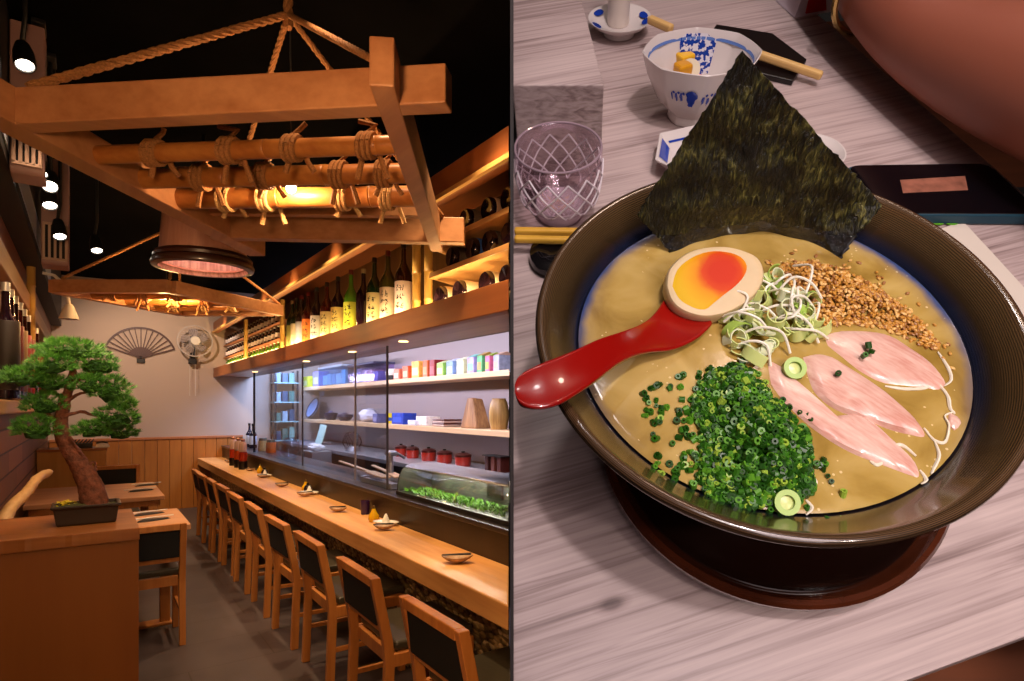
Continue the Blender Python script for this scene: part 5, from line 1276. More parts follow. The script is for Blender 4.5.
def yolk_mat(c0, c1):
    m, nt, b = new_mat('soft_yolk')
    tc = nt.nodes.new('ShaderNodeTexCoord'); sb = nt.nodes.new('ShaderNodeVectorMath'); sb.operation = 'SUBTRACT'; sb.inputs[1].default_value = c0; nt.links.new(tc.outputs['Object'], sb.inputs[0])
    dt = nt.nodes.new('ShaderNodeVectorMath'); dt.operation = 'LENGTH'; nt.links.new(sb.outputs[0], dt.inputs[0])
    nz = nt.nodes.new('ShaderNodeTexNoise'); nz.inputs['Scale'].default_value = 130; nt.links.new(tc.outputs['Object'], nz.inputs['Vector'])
    ad = nt.nodes.new('ShaderNodeMath'); ad.operation = 'MULTIPLY_ADD'; ad.inputs[1].default_value = .004; nt.links.new(nz.outputs['Fac'], ad.inputs[0]); nt.links.new(dt.outputs['Value'], ad.inputs[2])
    c = ramp(nt, ad.outputs[0], [(.010, '#c62e04'), (.0135, '#d24e06'), (.0160, '#de9606'), (.024, '#d8ac0e')])
    nt.links.new(c, b.inputs['Base Color']); setp(b, Roughness=.5, **{'Specular IOR Level': .15})
    return m
ypoly = [(671, 287), (676, 270), (690, 258), (708, 251.5), (726, 251.5), (741, 256.5), (748, 266), (745, 277), (736, 287), (724, 296), (714, 304), (704, 311), (690, 308), (678, 300)]
yl = smooth_path([eface(x, y) for x, y in ypoly + ypoly[:1]], 3)[:-1]; cy_ = sum(yl, V()) / len(yl); n = len(yl); mb = MB()
vs = []; 
for s_, dd in ((1.0, -.002), (1.0, .0005), (.93, .0008), (.8, .0010), (.6, .0010), (.3, .0010)): vs += [cy_ + (p - cy_) * s_ + fn_ * dd for p in yl]
fs = [(k * n + i, k * n + (i + 1) % n, (k + 1) * n + (i + 1) % n, (k + 1) * n + i) for k in range(5) for i in range(n)] + [tuple(5 * n + i for i in range(n))]
mb.add(vs, fs).build('yolk', yolk_mat(tuple(eface(722, 273)), None), eg, smooth=True)

# ---- spoon
up_px = [(514.5, 385), (519, 374), (533, 364.5), (549, 357.5), (573, 348), (600, 336), (625, 328.5), (643, 321), (655, 310), (664, 296), (676, 284)]
lo_px = [(514.5, 391), (519, 402), (531, 408), (547, 408), (566, 401), (594, 382), (620, 362), (645, 352), (674, 349.5), (700, 338), (716, 322)]
hs = [.1135, .1135, .1130, .1125, .1110, .1075, .1010, .0935, .0885, .0865, .0855]
ups = [RT(x, y, h) for (x, y), h in zip(up_px, hs)]; los = [RT(x, y, h) for (x, y), h in zip(lo_px, hs)]
ups = smooth_path(ups, 4); los = smooth_path(los, 4); K_ = len(ups)
spoon = tthing('soup_spoon', 'bright red lacquered soup spoon resting over the left rim of the ramen bowl', 'spoon')
mb = MB(); nj = 10; vs = []
for k in range(K_):
    i = k / (K_ - 1); u_, l_ = ups[k], los[k]; wd = (u_ - l_).length
    th = min(.0068, wd * .5) * (1 - .35 * i)
    for j in range(nj + 1):
        t_ = j / nj; vs.append(l_.lerp(u_, t_) - V((0, 0, (.0006 + .0016 * i) * (1 - (2 * t_ - 1) ** 2))))
    for j in range(nj - 1, 0, -1):
        t_ = j / nj; vs.append(l_.lerp(u_, t_) - V((0, 0, .0008 + th * (1 - (2 * t_ - 1) ** 2) ** .5 + .0006)))
m_ = 2 * nj
mb.add(vs, [(k * m_ + j, k * m_ + (j + 1) % m_, (k + 1) * m_ + (j + 1) % m_, (k + 1) * m_ + j) for k in range(K_ - 1) for j in range(m_)] + [tuple(range(m_))[::-1], tuple((K_ - 1) * m_ + j for j in range(m_))])
mb.build('spoon', P('red_lacquer', '#8e0c07', .22, spec=.5, coat=.5), spoon, smooth=True, subsurf=1)

# ---- chicken
ca_ = RT(925, 430, SZ) - RT(800, 353, SZ)
M_CHK = wood('pink_poached_chicken', '#cb9080', '#e8c6b6', 'X', 110, .28, .10, 5.0, .5, .5, -math.atan2(ca_.y, ca_.x))
ch = [([(822, 331), (840, 327), (870, 327), (892, 332), (908, 341), (926, 353), (942, 367), (951, 382), (944, 389), (925, 386), (900, 384), (880, 380), (858, 368), (838, 352), (826, 342)], .0045, 'pink poached chicken slice nearest the sesame seeds'),
      ([(802, 353), (815, 350), (828, 352), (848, 364), (866, 375), (882, 386), (897, 398), (912, 411), (926, 426), (929, 436), (915, 434), (895, 429), (876, 422), (856, 415), (837, 408), (822, 398), (812, 386), (806, 369)], .0065, 'pink poached chicken slice in the middle of the three'),
      ([(765, 357), (772, 357), (782, 372), (795, 388), (812, 402), (827, 414), (846, 413), (866, 415), (882, 424), (896, 437), (910, 449), (921, 462), (926, 478), (917, 476), (900, 470), (876, 461), (856, 453), (837, 443), (815, 428), (795, 411), (780, 396), (769, 380)], .005, 'pink poached chicken slice nearest the chopped chives')]
for pl, h, lab in ch:
    t = tthing('chicken_slice', lab, 'chicken', group='chicken slices in the soup')
    q_ = smooth_path([V((a_[0], a_[1], 0)) for a_ in rp(pl, SZ + .002)] , 3)
    MB().pillow([tuple(p[:2]) for p in q_], SZ - .0008, h * .62, 7, .40, .0007, .6).build('slice', M_CHK, t, smooth=True)
pc = [tuple(p[:2]) for p in smooth_path([V((a_[0], a_[1], 0)) for a_ in rp([(948, 412), (957, 416), (962, 424), (954, 432), (946, 424)], SZ)], 2)]
mesh_thing(MB().pillow(pc, SZ - .002, .0035), 'chicken_scrap', M_CHK, 'tiny pink chicken scrap floating by the right edge of the soup', 'chicken', frame=T, smooth=True)

# ---- toppings nobody could count
def inside(p, poly):
    c_ = False; j = len(poly) - 1
    for i in range(len(poly)):
        if (poly[i][1] > p[1]) != (poly[j][1] > p[1]) and p[0] < (poly[j][0] - poly[i][0]) * (p[1] - poly[i][1]) / (poly[j][1] - poly[i][1]) + poly[i][0]: c_ = not c_
        j = i
    return c_
def sample(poly, n, rnd):
    xs = [p[0] for p in poly]; ys = [p[1] for p in poly]; out = []
    while len(out) < n:
        p = (rnd.uniform(min(xs), max(xs)), rnd.uniform(min(ys), max(ys)))
        if inside(p, poly): out.append(p)
    return out
def edge_d(p, poly):
    best = 9
    for i in range(len(poly)):
        a, b_ = V((*poly[i], 0)), V((*poly[(i + 1) % len(poly)], 0)); q_ = V((*p, 0)); t_ = max(0, min(1, (q_ - a).dot(b_ - a) / max(1e-12, (b_ - a).length_squared)))
        best = min(best, (q_ - a.lerp(b_, t_)).length)
    return best
rnd = random.Random(11)
ses = rp([(768, 272), (786, 262), (812, 262), (840, 268), (869, 283), (900, 303), (926, 326), (940, 348), (930, 350), (908, 340), (880, 328), (850, 325), (822, 327), (808, 312), (790, 296), (772, 284)], SZ)
mb = MB()
def seed(mb, p, z):
    M = Matrix.Rotation(rnd.uniform(0, 6.28), 4, 'Z') @ Matrix.Rotation(rnd.uniform(-.5, .5), 4, 'Y'); mb.mi = rnd.choice((0, 0, 1, 2)); k = rnd.uniform(.85, 1.15)
    mb.ball((p[0], p[1], z), (.00140 * k, .00088 * k, .0007), 7, 5, M=M)
for p in sample(ses, 1500, rnd):
    e = min(edge_d(p, ses), .012); seed(mb, p, SZ + .0004 + rnd.uniform(0, e * .32))
wide = rp([(760, 258), (800, 250), (860, 262), (920, 300), (960, 350), (950, 375), (935, 360), (900, 300), (850, 280), (790, 280)], SZ)
for p in sample(wide, 60, rnd): seed(mb, p, SZ + .0004)
mesh_thing(mb, 'sesame_seeds', [P('sesame_gold', '#bc8434', .35), P('sesame_pale', '#d8ac64', .35), P('sesame_brown', '#94602a', .35)], 'heap of golden sesame seeds behind the chicken slices', 'sesame', frame=T, kind='stuff', smooth=True)
chv = rp([(700, 383), (712, 372), (734, 366), (750, 371), (766, 389), (785, 410), (806, 432), (811, 452), (810, 470), (813, 490), (800, 502), (787, 508), (765, 506), (746, 512), (726, 504), (708, 496), (696, 476), (699, 452), (700, 432), (692, 408)], SZ)
mb = MB()
def chive(p, z, k=1.0):
    r_ = rnd.uniform(.0011, .0019) * k; h = rnd.uniform(.0012, .0034); mb.mi = rnd.choice((0, 0, 0, 0, 1, 1, 1, 2, 2, 3))
    M = Matrix.Rotation(rnd.uniform(0, 6.28), 4, 'Z') @ Matrix.Rotation(rnd.gauss(0, .75), 4, 'X')
    mb.lathe([(r_, -h / 2), (r_ * .98, h / 2), (r_ * .42, h / 2), (r_ * .42, -h / 2)], 8, o=(p[0], p[1], z), M=M, closed=True)
for p in sample(chv, 1900, rnd):
    e = min(edge_d(p, chv), .022); top_ = e * .55; chive(p, SZ + .0008 + top_ * math.sqrt(rnd.random()))
sct = rp([(638, 388), (668, 378), (702, 372), (700, 430), (696, 490), (668, 480), (640, 478), (652, 440), (640, 410)], SZ)
for p in sample(sct, 74, rnd): chive(p, SZ + .0006, .9)
halo = rp([(688, 378), (740, 358), (780, 385), (822, 428), (832, 470), (826, 505), (790, 516), (740, 516), (700, 505), (682, 470)], SZ)
for p in sample(halo, 150, rnd): chive(p, SZ + .0007, .9)
for x, y in ((868, 346), (871, 352), (864, 356), (838, 374), (822, 462), (834, 478), (846, 490), (812, 470), (826, 456), (845, 516), (800, 372), (830, 515)): chive(RT(x, y, SZ + .004), SZ + (.0046 if x > 836 and y < 380 else .0008))
mesh_thing(mb, 'chopped_chives', [P('chive_deep', '#1a4408', .35), P('chive_mid', '#306412', .35), P('chive_leaf', '#528a20', .35), P('chive_pale', '#8cab38', .35)], 'mound of finely chopped green chives in the front of the bowl', 'chives', frame=T, kind='stuff')
# shaved leek: pale rings and white threads
mb = MB()
lk = rp([(728, 296), (748, 286), (772, 278), (800, 284), (816, 312), (818, 332), (800, 344), (782, 352), (756, 364), (738, 358), (728, 336), (724, 316)], SZ)
for p in sample(lk, 52, rnd):
    e = min(edge_d(p, lk), .014); z = SZ + .002 + e * .7 * rnd.random(); R_ = rnd.uniform(.0040, .0072); h = rnd.uniform(.003, .007); mb.mi = rnd.choice((0, 0, 1, 2))
    M = Matrix.Rotation(rnd.uniform(0, 6.28), 4, 'Z') @ Matrix.Rotation(rnd.gauss(0, .6), 4, 'X') @ Matrix.Scale(rnd.uniform(.5, .9), 4, (0, 1, 0))
    a0 = rnd.uniform(0, 6.28); span = rnd.uniform(3.6, 6.2); nn = 18; vs = []
    for i in range(nn + 1):
        a = a0 + span * i / nn
        for rr_, zz in ((R_, -h / 2), (R_, h / 2), (R_ - .0007, h / 2), (R_ - .0007, -h / 2)): vs.append(M @ V((rr_ * math.cos(a), rr_ * math.sin(a), zz)) + V((p[0], p[1], z)))
    mb.add(vs, [(4 * i + k, 4 * i + (k + 1) % 4, 4 * i + 4 + (k + 1) % 4, 4 * i + 4 + k) for i in range(nn) for k in range(4)])
mb.mi = 3
for p in sample(lk, 26, rnd):
    a = rnd.uniform(0, 6.28); L = rnd.uniform(.012, .026); dr = V((math.cos(a), math.sin(a), 0)); sd = V((-dr.y, dr.x, 0)) * rnd.uniform(-.008, .008); o_ = V((p[0], p[1], SZ + rnd.uniform(.007, .013)))
    pts = smooth_path([o_ - dr * L / 2 - V((0, 0, .006)), o_ - dr * L * .2 + sd * .6, o_ + dr * L * .2 + sd, o_ + dr * L / 2 - V((0, 0, .007))], 5)
    mb.tube(pts, .00065, 6)
for x, y in ((792, 372), (784, 505)):
    p = RT(x, y, SZ); mb.mi = 1; M = Matrix.Rotation(.4, 4, 'X')
    mb.lathe([(.0050, -.002), (.0052, .003), (.0030, .003), (.0028, -.002)], 20, o=(p.x, p.y, SZ + .002), M=M, closed=True); mb.mi = 0; mb.lathe([(0, .001), (.0032, .001), (.0032, .0022), (0, .0026)], 16, o=(p.x, p.y, SZ + .001), M=M)
mesh_thing(mb, 'shaved_leek', [P('leek_lime', '#ccd684', .3, sss=.2), P('leek_green', '#9cbc52', .3), P('leek_cream', '#dee2b8', .3, sss=.2), P('leek_white', '#ece6d4', .3)], 'tangle of pale green and white shaved leek in the middle of the bowl', 'leek', frame=T, kind='stuff', smooth=True)
# ---- glass of water
gb = RT(560, 214); 
gt_h = h_for(gb.x, gb.y, 146)
print('glass', gb, gt_h)
rim_l, rim_r = RT(514, 146, gt_h), RT(602, 146, gt_h); gr = (rim_r - rim_l).length / 2
bl_, brr = RT(535, 208, .004), RT(586, 208, .004); gbr = (brr - bl_).length / 2
gl = tthing('water_glass', 'diamond cut drinking glass of water at the left edge of the table', 'glass', (gb.x, gb.y, 0))
def cut_glass(r0, r1, h):
    prof = [(gbr * .9, .0004), (gbr, .004), (gbr * 1.1, .012), (gr * .93, h * .30), (gr * 1.03, h * .62), (gr * 1.02, h * .85), (gr, h * .985), (gr * .985, h), (gr * .95, h * .985), (gr * .955, h * .8), (gr * .95, h * .6), (gr * .85, h * .32), (gbr * .9, .016), (0, .012)]
    return prof
def glass_mat2():
    m = bpy.data.materials.new('cut_crystal'); m.use_nodes = True; nt = m.node_tree; nt.nodes.clear()
    o = nt.nodes.new('ShaderNodeOutputMaterial'); mix = nt.nodes.new('ShaderNodeMixShader'); t = nt.nodes.new('ShaderNodeBsdfTransparent'); t.inputs[0].default_value = lin('#f8f2f4')
    g = nt.nodes.new('ShaderNodeBsdfGlossy'); g.inputs['Roughness'].default_value = .06; g.inputs['Color'].default_value = lin('#f4ecf4')
    lw = nt.nodes.new('ShaderNodeLayerWeight'); lw.inputs[0].default_value = .35; mu = nt.nodes.new('ShaderNodeMath'); mu.operation = 'MULTIPLY_ADD'; mu.inputs[1].default_value = .35; mu.inputs[2].default_value = .01
    nt.links.new(lw.outputs['Fresnel'], mu.inputs[0]); nt.links.new(mu.outputs[0], mix.inputs[0]); nt.links.new(t.outputs[0], mix.inputs[1]); nt.links.new(g.outputs[0], mix.inputs[2]); nt.links.new(mix.outputs[0], o.inputs[0])
    return m
M_CUT = glass_mat2()
MB().lathe(cut_glass(0, 0, gt_h), 48).build('glass_wall', M_CUT, gl, smooth=True)
MB().lathe([(gr * .985 + .0009 * math.cos(2 * PI * i / 8), gt_h - .0006 + .0009 * math.sin(2 * PI * i / 8)) for i in range(8)], 48, closed=True).build('rim', P('glass_rim', '#9a848e', .08, spec=.9, coat=.6), gl, smooth=True)
MB().lathe([(0, .001), (gbr * .86, .001), (gbr * .95, .005), (gbr * .92, .0115), (0, .0115)], 40).build('thick_base', P('glass_base_highlight', '#d8ccd2', .1, spec=.8, coat=.5), gl, smooth=True)  # opaque pale base puts the glass's highlight into its colour
mb = MB(); h = gt_h
def gr_at(z):
    pr = [(gbr * 1.1, .012), (gr * .93, h * .30), (gr * 1.03, h * .62), (gr * 1.02, h * .85)]
    for (r0_, z0), (r1_, z1) in zip(pr, pr[1:]):
        if z0 <= z <= z1: return r0_ + (r1_ - r0_) * (z - z0) / (z1 - z0)
    return pr[-1][0]
NF = 14
for k in range(NF):
    for sg in (-1, 1):
        pts = []
        for i in range(15):
            z = h * .25 + (h * .82 - h * .25) * i / 14; a = 2 * PI * k / NF + sg * 2 * PI / NF * 2.0 * i / 14
            r_ = gr_at(z) + .0002; pts.append((math.cos(a) * r_, math.sin(a) * r_, z))
        mb.tube(pts, .0007, 5)
mb.build('cut_pattern', P('frosted_cut', '#e6dce2', .25, spec=.8), gl, smooth=True)
MB().lathe([(0, .0165), (gbr * .88, .0168), (gr * .84, h * .325), (gr * .90, h * .45), (0, h * .45)], 40).build('water', clear_glass('water', (.985, .97, .98), .12), gl, smooth=True)
# ---- chopsticks on a black rest
M_CHOP = P('yellow_chopstick', '#d8a63a', .4, vary=.06, bscale=60)
for (x0, y0, x1, y1), lab in (((514.5, 231, 590, 232), 'yellow chopstick on the black rest, farther of the pair'), ((514.5, 239, 585, 240.5), 'yellow chopstick on the black rest, nearer of the pair')):
    a, b_ = RT(x0, y0, .0135), RT(x1, y1, .0135)
    t = tthing('chopstick', lab, 'chopstick', (a + b_) / 2, group='chopsticks on the black rest'); hv = (b_ - a) / 2
    MB().beam(-hv, hv, .0050, .0050, base=False).build('stick', M_CHOP, t, bevel=.0014)
rc = RT(548, 264); ww = (RT(575, 264) - RT(529, 264)).length / 2
t = tthing('chopstick_rest', 'glossy black rounded chopstick rest beside the bowl', 'chopstick rest', (rc.x + .003, rc.y + .004, 0))
MB().lathe([(0, .0004), (ww * .8, .0004), (ww, .004), (ww * .95, .008), (ww * .6, .0100), (0, .0085)], 36, M=Matrix.Scale(1.25, 4, (0, 1, 0))).build('rest', P('black_gloss', '#0c0a0c', .1, coat=.6), t, smooth=True)

# ---- raised wooden box at the back left
b0 = RT(604, 176); bh = h_for(b0.x, b0.y, 85)
f0 = RT(604, 85, bh); f1 = RT(512.3, 85, bh); e1 = RT(578, -14, bh); l1 = RT(512.3, -14, bh)
print('box', b0, bh)
t = tthing('raised_box', 'wood grained raised box at the back left corner of the table', 'box')
MB().prism([tuple(p[:2]) for p in (f0, f1, l1, e1)], .0004, bh).build('box', M_TW, t, bevel=.001)

# ---- blue and white crockery
def sample_uvmark(): pass
def blue_white(name, dark, sc, thr=.5):
    m, nt, b = new_mat(name)
    tc = nt.nodes.new('ShaderNodeTexCoord'); v_ = nt.nodes.new('ShaderNodeTexNoise'); v_.inputs['Scale'].default_value = sc; v_.inputs['Detail'].default_value = 3; nt.links.new(tc.outputs['Object'], v_.inputs['Vector'])
    c = ramp(nt, v_.outputs['Fac'], [(thr - .01, '#d2cfd6'), (thr + .02, dark)]); nt.links.new(c, b.inputs['Base Color']); setp(b, Roughness=.15, **{'Coat Weight': .3}); return m
M_CHINA = P('glazed_china', '#cfc6c2', .15, coat=.4)
M_COBALT = P('cobalt_glaze', '#1c3a9a', .15, coat=.4)
wb = RT(689, 118); wh = h_for(wb.x, wb.y, 51)
wl, wr = RT(634, 56, wh), RT(757, 56, wh); R_ = (wr - wl).length / 2 * .99
print('bowl', wb, wh, R_)
bw = tthing('china_bowl', 'white and blue faceted china bowl with leftovers behind the seaweed sheet', 'bowl', (wb.x + .002, wb.y, 0))
N = 16
def facet(prof, n=N):
    mb = MB(); sub = 6; tot = n * sub; vs = []
    for r_, z in prof:
        for i in range(tot):
            a = 2 * PI * i / tot; f = (i % sub) / sub; k = math.cos(PI / 8) / math.cos(((a * 8 / (2 * PI)) % 1 - .5) * 2 * PI / 8); k = 1 + (k - 1) * .55
            vs.append((r_ * k * math.cos(a), r_ * k * math.sin(a), z))
    m_ = len(prof); fs = [(j * tot + i, j * tot + (i + 1) % tot, (j + 1) * tot + (i + 1) % tot, (j + 1) * tot + i) for j in range(m_ - 1) for i in range(tot)]
    fs += [tuple(range(tot))[::-1], tuple((m_ - 1) * tot + i for i in range(tot))]
    return mb.add(vs, fs)
facet([(R_ * .42, .0004), (R_ * .45, .004), (R_ * .43, .008), (R_ * .68, wh * .35), (R_ * .88, wh * .7), (R_ * .985, wh * .97), (R_, wh), (R_ * .985, wh * 1.01), (R_ * .95, wh * .97), (R_ * .84, wh * .7), (R_ * .62, wh * .38), (R_ * .56, wh * .46), (R_ * .2, wh * .44), (.0005, wh * .44)]).build('bowl', M_CHINA, bw, smooth=True, angle=50)
mb = MB()
M8 = .945
for i in range(40):
    a, a2 = 2 * PI * i / 40, 2 * PI * (i + 1) / 40
    pass
mb = MB()
for i in range(8):                                          # a thin blue line inside the lip
    pass
rnd = random.Random(5)
def on_wall(a, t_, off=.0006, inner=False):
    z = wh * (.35 + .35 * t_); r_ = R_ * (.68 + .20 * t_)
    k = math.cos(PI / 8) / math.cos(((a * 8 / (2 * PI)) % 1 - .5) * 2 * PI / 8); k = 1 + (k - 1) * .55
    r_ = r_ * k + off; return V((r_ * math.cos(a), r_ * math.sin(a), z))
a_front = -PI / 2 - .12
def blot(mb, a, t_, wa, wt, n=12, jag=.25):
    c_ = on_wall(a, t_); vs = [c_]
    for i in range(n):
        th = 2 * PI * i / n; k = 1 + jag * rnd.uniform(-1, 1); vs.append(on_wall(a + math.cos(th) * wa * k, t_ + math.sin(th) * wt * k))
    mb.add(vs, [(0, 1 + i, 1 + (i + 1) % n) for i in range(n)])
mb = MB()
blot(mb, a_front - .10, .80, .12, .28); blot(mb, a_front - .10, .5, .07, .2)
for da, ww_ in ((-.42, .03), (-.32, .035), (.14, .03), (.24, .03), (.36, .03), (.46, .05), (.60, .03), (-.52, .02)):
    blot(mb, a_front + da, .72 + rnd.uniform(-.1, .1), ww_, .22); blot(mb, a_front + da + .05, .95, .03, .07)
mb.build('blue_painting', M_COBALT, bw)
def inner_pt(a, t_):
    z = wh * (.40 + .55 * t_); r_ = R_ * (.64 + .295 * t_) - .0012; return V((r_ * math.cos(a), r_ * math.sin(a), z))
mb = MB()
a0, a1 = PI / 2 - .42, PI / 2 + .34
mb.add([inner_pt(a0 + (a1 - a0) * i / 12 * (1 - .0 * j), j / 8) for j in range(9) for i in range(13)], [(j * 13 + i, j * 13 + i + 1, (j + 1) * 13 + i + 1, (j + 1) * 13 + i) for j in range(8) for i in range(12)])
mb.build('blue_pattern_panel', blue_white('blue_print', '#1c3a94', 260, .49), bw, smooth=True)
mb = MB()
mb.add([inner_pt(2 * PI * i / 64, t_) for i in range(64) for t_ in (.86, .93)], [(2 * i, 2 * i + 1, (2 * i + 3) % 128, (2 * i + 2) % 128) for i in range(64)])
mb.build('blue_line', P('pale_cobalt', '#5a78b8', .2), bw, smooth=True)
fz = wh * .50
def inb(x, y, k=.60):
    p = RT(x, y, fz); c_ = V((wb.x + .002, wb.y, fz)); d_ = p - c_; d_.z = 0
    if d_.length > R_ * k: d_ = d_.normalized() * R_ * k
    return c_ + V((d_.x, d_.y * .82, 0))
for ch_ in bw.children: ch_.scale = (1, .82, 1)
for x, y, c_, s_, lab, nm_ in ((651, 44, '#d8a41a', .0095, 'bright yellow cube of pickle farthest left in the china bowl', 'pickle_cube'), (655, 52, '#c88a10', .009, 'darker yellow cube of pickle in front of the brighter one in the china bowl', 'pickle_cube')):
    p = inb(x, y, .50) + (V((.002, .011, 0)) if y == 44 else V((0, -.004, 0))); t = tthing(nm_, lab, 'pickle', (p.x, p.y, fz), .5, 'pickles in the china bowl')
    MB().cbox((0, 0, s_ * .6), (s_ * 1.5, s_ * 1.3, s_ * 1.6)).build('cube', P('pickle' + c_[1:], c_, .3), t, bevel=.002)
p = inb(688, 61, .35); t = tthing('carrot_piece', 'small orange carrot piece lying in the china bowl', 'carrot', (p.x, p.y, fz - .002))
MB().pillow([(-.009, -.003), (.004, -.005), (.010, 0), (.003, .004), (-.007, .004)], 0, .005).build('piece', P('carrot_orange', '#d8582a', .35), t, smooth=True)
p = inb(667, 42, .4); t = tthing('lotus_slice', 'round white vegetable slice leaning in the china bowl', 'vegetable', (p.x, p.y, fz + .006))
MB().lathe([(.002, -.001), (.008, -.001), (.0085, .001), (.002, .001)], 24, M=Matrix.Rotation(1.1, 4, 'X'), closed=True).build('slice', P('pale_vegetable', '#d8ccb0', .4), t, smooth=True)
# long chopsticks over the tray and the bowl
for (x0, y0, h0, x1, y1, h1), lab in (((649, 19, .030, 672, 29, .030), 'far yellow chopstick stub between the small dish and the china bowl'), ((748, 51, .014, 822, 76, .010), 'pale chopstick sticking out to the right from behind the china bowl')):
    a, b_ = RT(x0, y0, h0), RT(x1, y1, h1)
    if x0 == 748: a = a + (a - b_) * .35
    t = tthing('chopstick', lab, 'chopstick', (a + b_) / 2, group='chopsticks behind the china bowl'); hv = (b_ - a) / 2
    MB().beam(-hv, hv, .0072, .0072, base=False).build('stick', P('pale_chopstick', '#d0a868', .45), t, bevel=.002)
tp_ = [RT(x, y, .002) for x, y in ((716, 27), (772, 36), (806, 62), (792, 84), (742, 72), (700, 50))]
t = tthing('black_tray', 'black lacquer tray under the chopstick behind the china bowl', 'tray')
MB().prism([tuple(p[:2]) for p in tp_], .0004, .005).build('tray', P('tray_black', '#15100f', .3), t, bevel=.001)
# small dish at the top left with a white roll
sd = RT(619, 34); sh = h_for(sd.x, sd.y, 17); sr = (RT(650, 20, sh) - RT(586, 20, sh)).length / 2
t = tthing('small_dish', 'small blue patterned dish at the far left beside the raised box', 'dish', (sd.x, sd.y, 0))
MB().lathe([(0, .0004), (sr * .5, .0004), (sr * .52, sh * .3), (sr * .9, sh * .75), (sr, sh), (sr * .97, sh), (sr * .8, sh * .75), (sr * .4, sh * .5), (0, sh * .48)], 40).build('dish', M_CHINA, t, smooth=True)
mb = MB()
for a in (2.5, .35, 3.6, -.2):
    n = 10; cp = V((sr * .82 * math.cos(a), sr * .82 * math.sin(a), sh * .80))
    ta, ra = V((-math.sin(a), math.cos(a), 0)), V((math.cos(a), math.sin(a), .55 * sh / sr)).normalized()
    vs = [cp + V((0, 0, .0012))] + [cp + V((0, 0, .0012)) + ta * math.cos(2 * PI * i / n) * sr * .22 + ra * math.sin(2 * PI * i / n) * sr * .13 for i in range(n)]
    mb.add(vs, [(0, 1 + i, 1 + (i + 1) % n) for i in range(n)])
mb.build('blue_flowers', M_COBALT, t)
p0_ = RT(618, 24, sh * .5); zt = .085
t = tthing('white_roll', 'upright white tube standing in the small far dish', 'tube', (p0_.x, p0_.y, sh * .5))
MB().lathe([(0, 0), (.0105, 0), (.0112, .002), (.0105, zt), (.007, zt + .004), (0, zt + .004)], 20).build('tube', P('white_tube', '#dccfc4', .4), t, smooth=True)
MB().lathe([(0, zt + .0042), (.006, zt + .0042), (.006, zt + .016), (0, zt + .016)], 14).build('cap', P('tube_cap', '#c8b8a8', .4), t, smooth=True)
# six sided dish half hidden by the seaweed
hx = RT(694, 168); hh = h_for(hx.x, hx.y, 150); hr = (RT(694, 140, hh) - RT(652, 150, hh)).length
t = tthing('hexagonal_dish', 'six sided blue edged china dish half hidden by the seaweed sheet', 'dish', (hx.x, hx.y, 0), .35)
def poly_l(prof, n=6):
    mb = MB(); vs = [(r_ * math.cos(2 * PI * i / n), r_ * math.sin(2 * PI * i / n), z) for r_, z in prof for i in range(n)]; k = len(prof)
    return mb.add(vs, [(j * n + i, j * n + (i + 1) % n, (j + 1) * n + (i + 1) % n, (j + 1) * n + i) for j in range(k - 1) for i in range(n)] + [tuple(range(n))[::-1], tuple((k - 1) * n + i for i in range(n))])
poly_l([(hr * .6, .0004), (hr * .62, .003), (hr, hh), (hr * .96, hh + .001), (hr * .6, .006), (.001, .006)]).build('dish', M_CHINA, t, bevel=.002)
mb = MB(); n = 6
for i in range(6):
    def q_(a_, r_): 
        a = 2 * PI * a_ / 6; c0, c1 = V((math.cos(2 * PI * i / 6), math.sin(2 * PI * i / 6), 0)), V((math.cos(2 * PI * (i + 1) / 6), math.sin(2 * PI * (i + 1) / 6), 0))
        z = .006 + (hh + .001 - .006) * (r_ - .6) / .36 + .0007; return c0.lerp(c1, a_) * hr * r_ + V((0, 0, z))
    if i % 2 == 0: mb.add([q_(.1, .68), q_(.9, .68), q_(.88, .90), q_(.12, .90)], [(0, 1, 2, 3)])
    else: mb.add([q_(.05, .74), q_(.95, .74), q_(.95, .78), q_(.05, .78)], [(0, 1, 2, 3)])
mb.build('blue_panels', M_COBALT, t)
# sauce dish to the right of the seaweed
wd = RT(815, 162); wdh = .012
t = tthing('sauce_dish', 'plain white round sauce dish peeping out right of the seaweed sheet', 'dish', (wd.x - .004, wd.y - .002, 0))
r_ = (RT(846, 158, wdh) - RT(815, 158, wdh)).length
MB().lathe([(0, .0004), (r_ * .6, .0004), (r_, wdh), (r_ * .95, wdh), (r_ * .6, .004), (0, .004)], 40).build('dish', M_CHINA, t, smooth=True)
# phone, papers, packet
ph = [RT(x, y, .0035) for x, y in ((842, 172), (985, 170), (1040, 222), (862, 221))]
ph = [ph[0], ph[1], ph[2], ph[3]]
t = tthing('phone', 'black phone in a teal case lying on the table at the right', 'phone')
def rounded(pts, r_, k=5):
    out = []; n = len(pts)
    for i in range(n):
        p, a, b_ = V(pts[i][:2]).to_3d(), V(pts[i - 1][:2]).to_3d(), V(pts[(i + 1) % n][:2]).to_3d()
        A_, B_ = p + (a - p).normalized() * r_, p + (b_ - p).normalized() * r_
        for j in range(k + 1):
            t_ = j / k; out.append(tuple((A_ * (1 - t_) ** 2 + p * 2 * t_ * (1 - t_) + B_ * t_ ** 2)[:2]))
    return out
base = rounded(ph, .010)
MB().prism(base, .0006, .0095).build('case', P('teal_case', '#123a4a', .4), t, bevel=.0012)
cen_ = sum((V((*p, 0)) for p in base), V()) / len(base)
scr = [tuple((cen_ + (V((*p, 0)) - cen_) * .965)[:2]) for p in base]
def screen_mat():
    m, nt, b = new_mat('phone_screen'); setp(b, **{'Base Color': lin('#08070b'), 'Roughness': .08}); return m
MB().prism(scr, .0096, .0102).build('screen', screen_mat(), t)
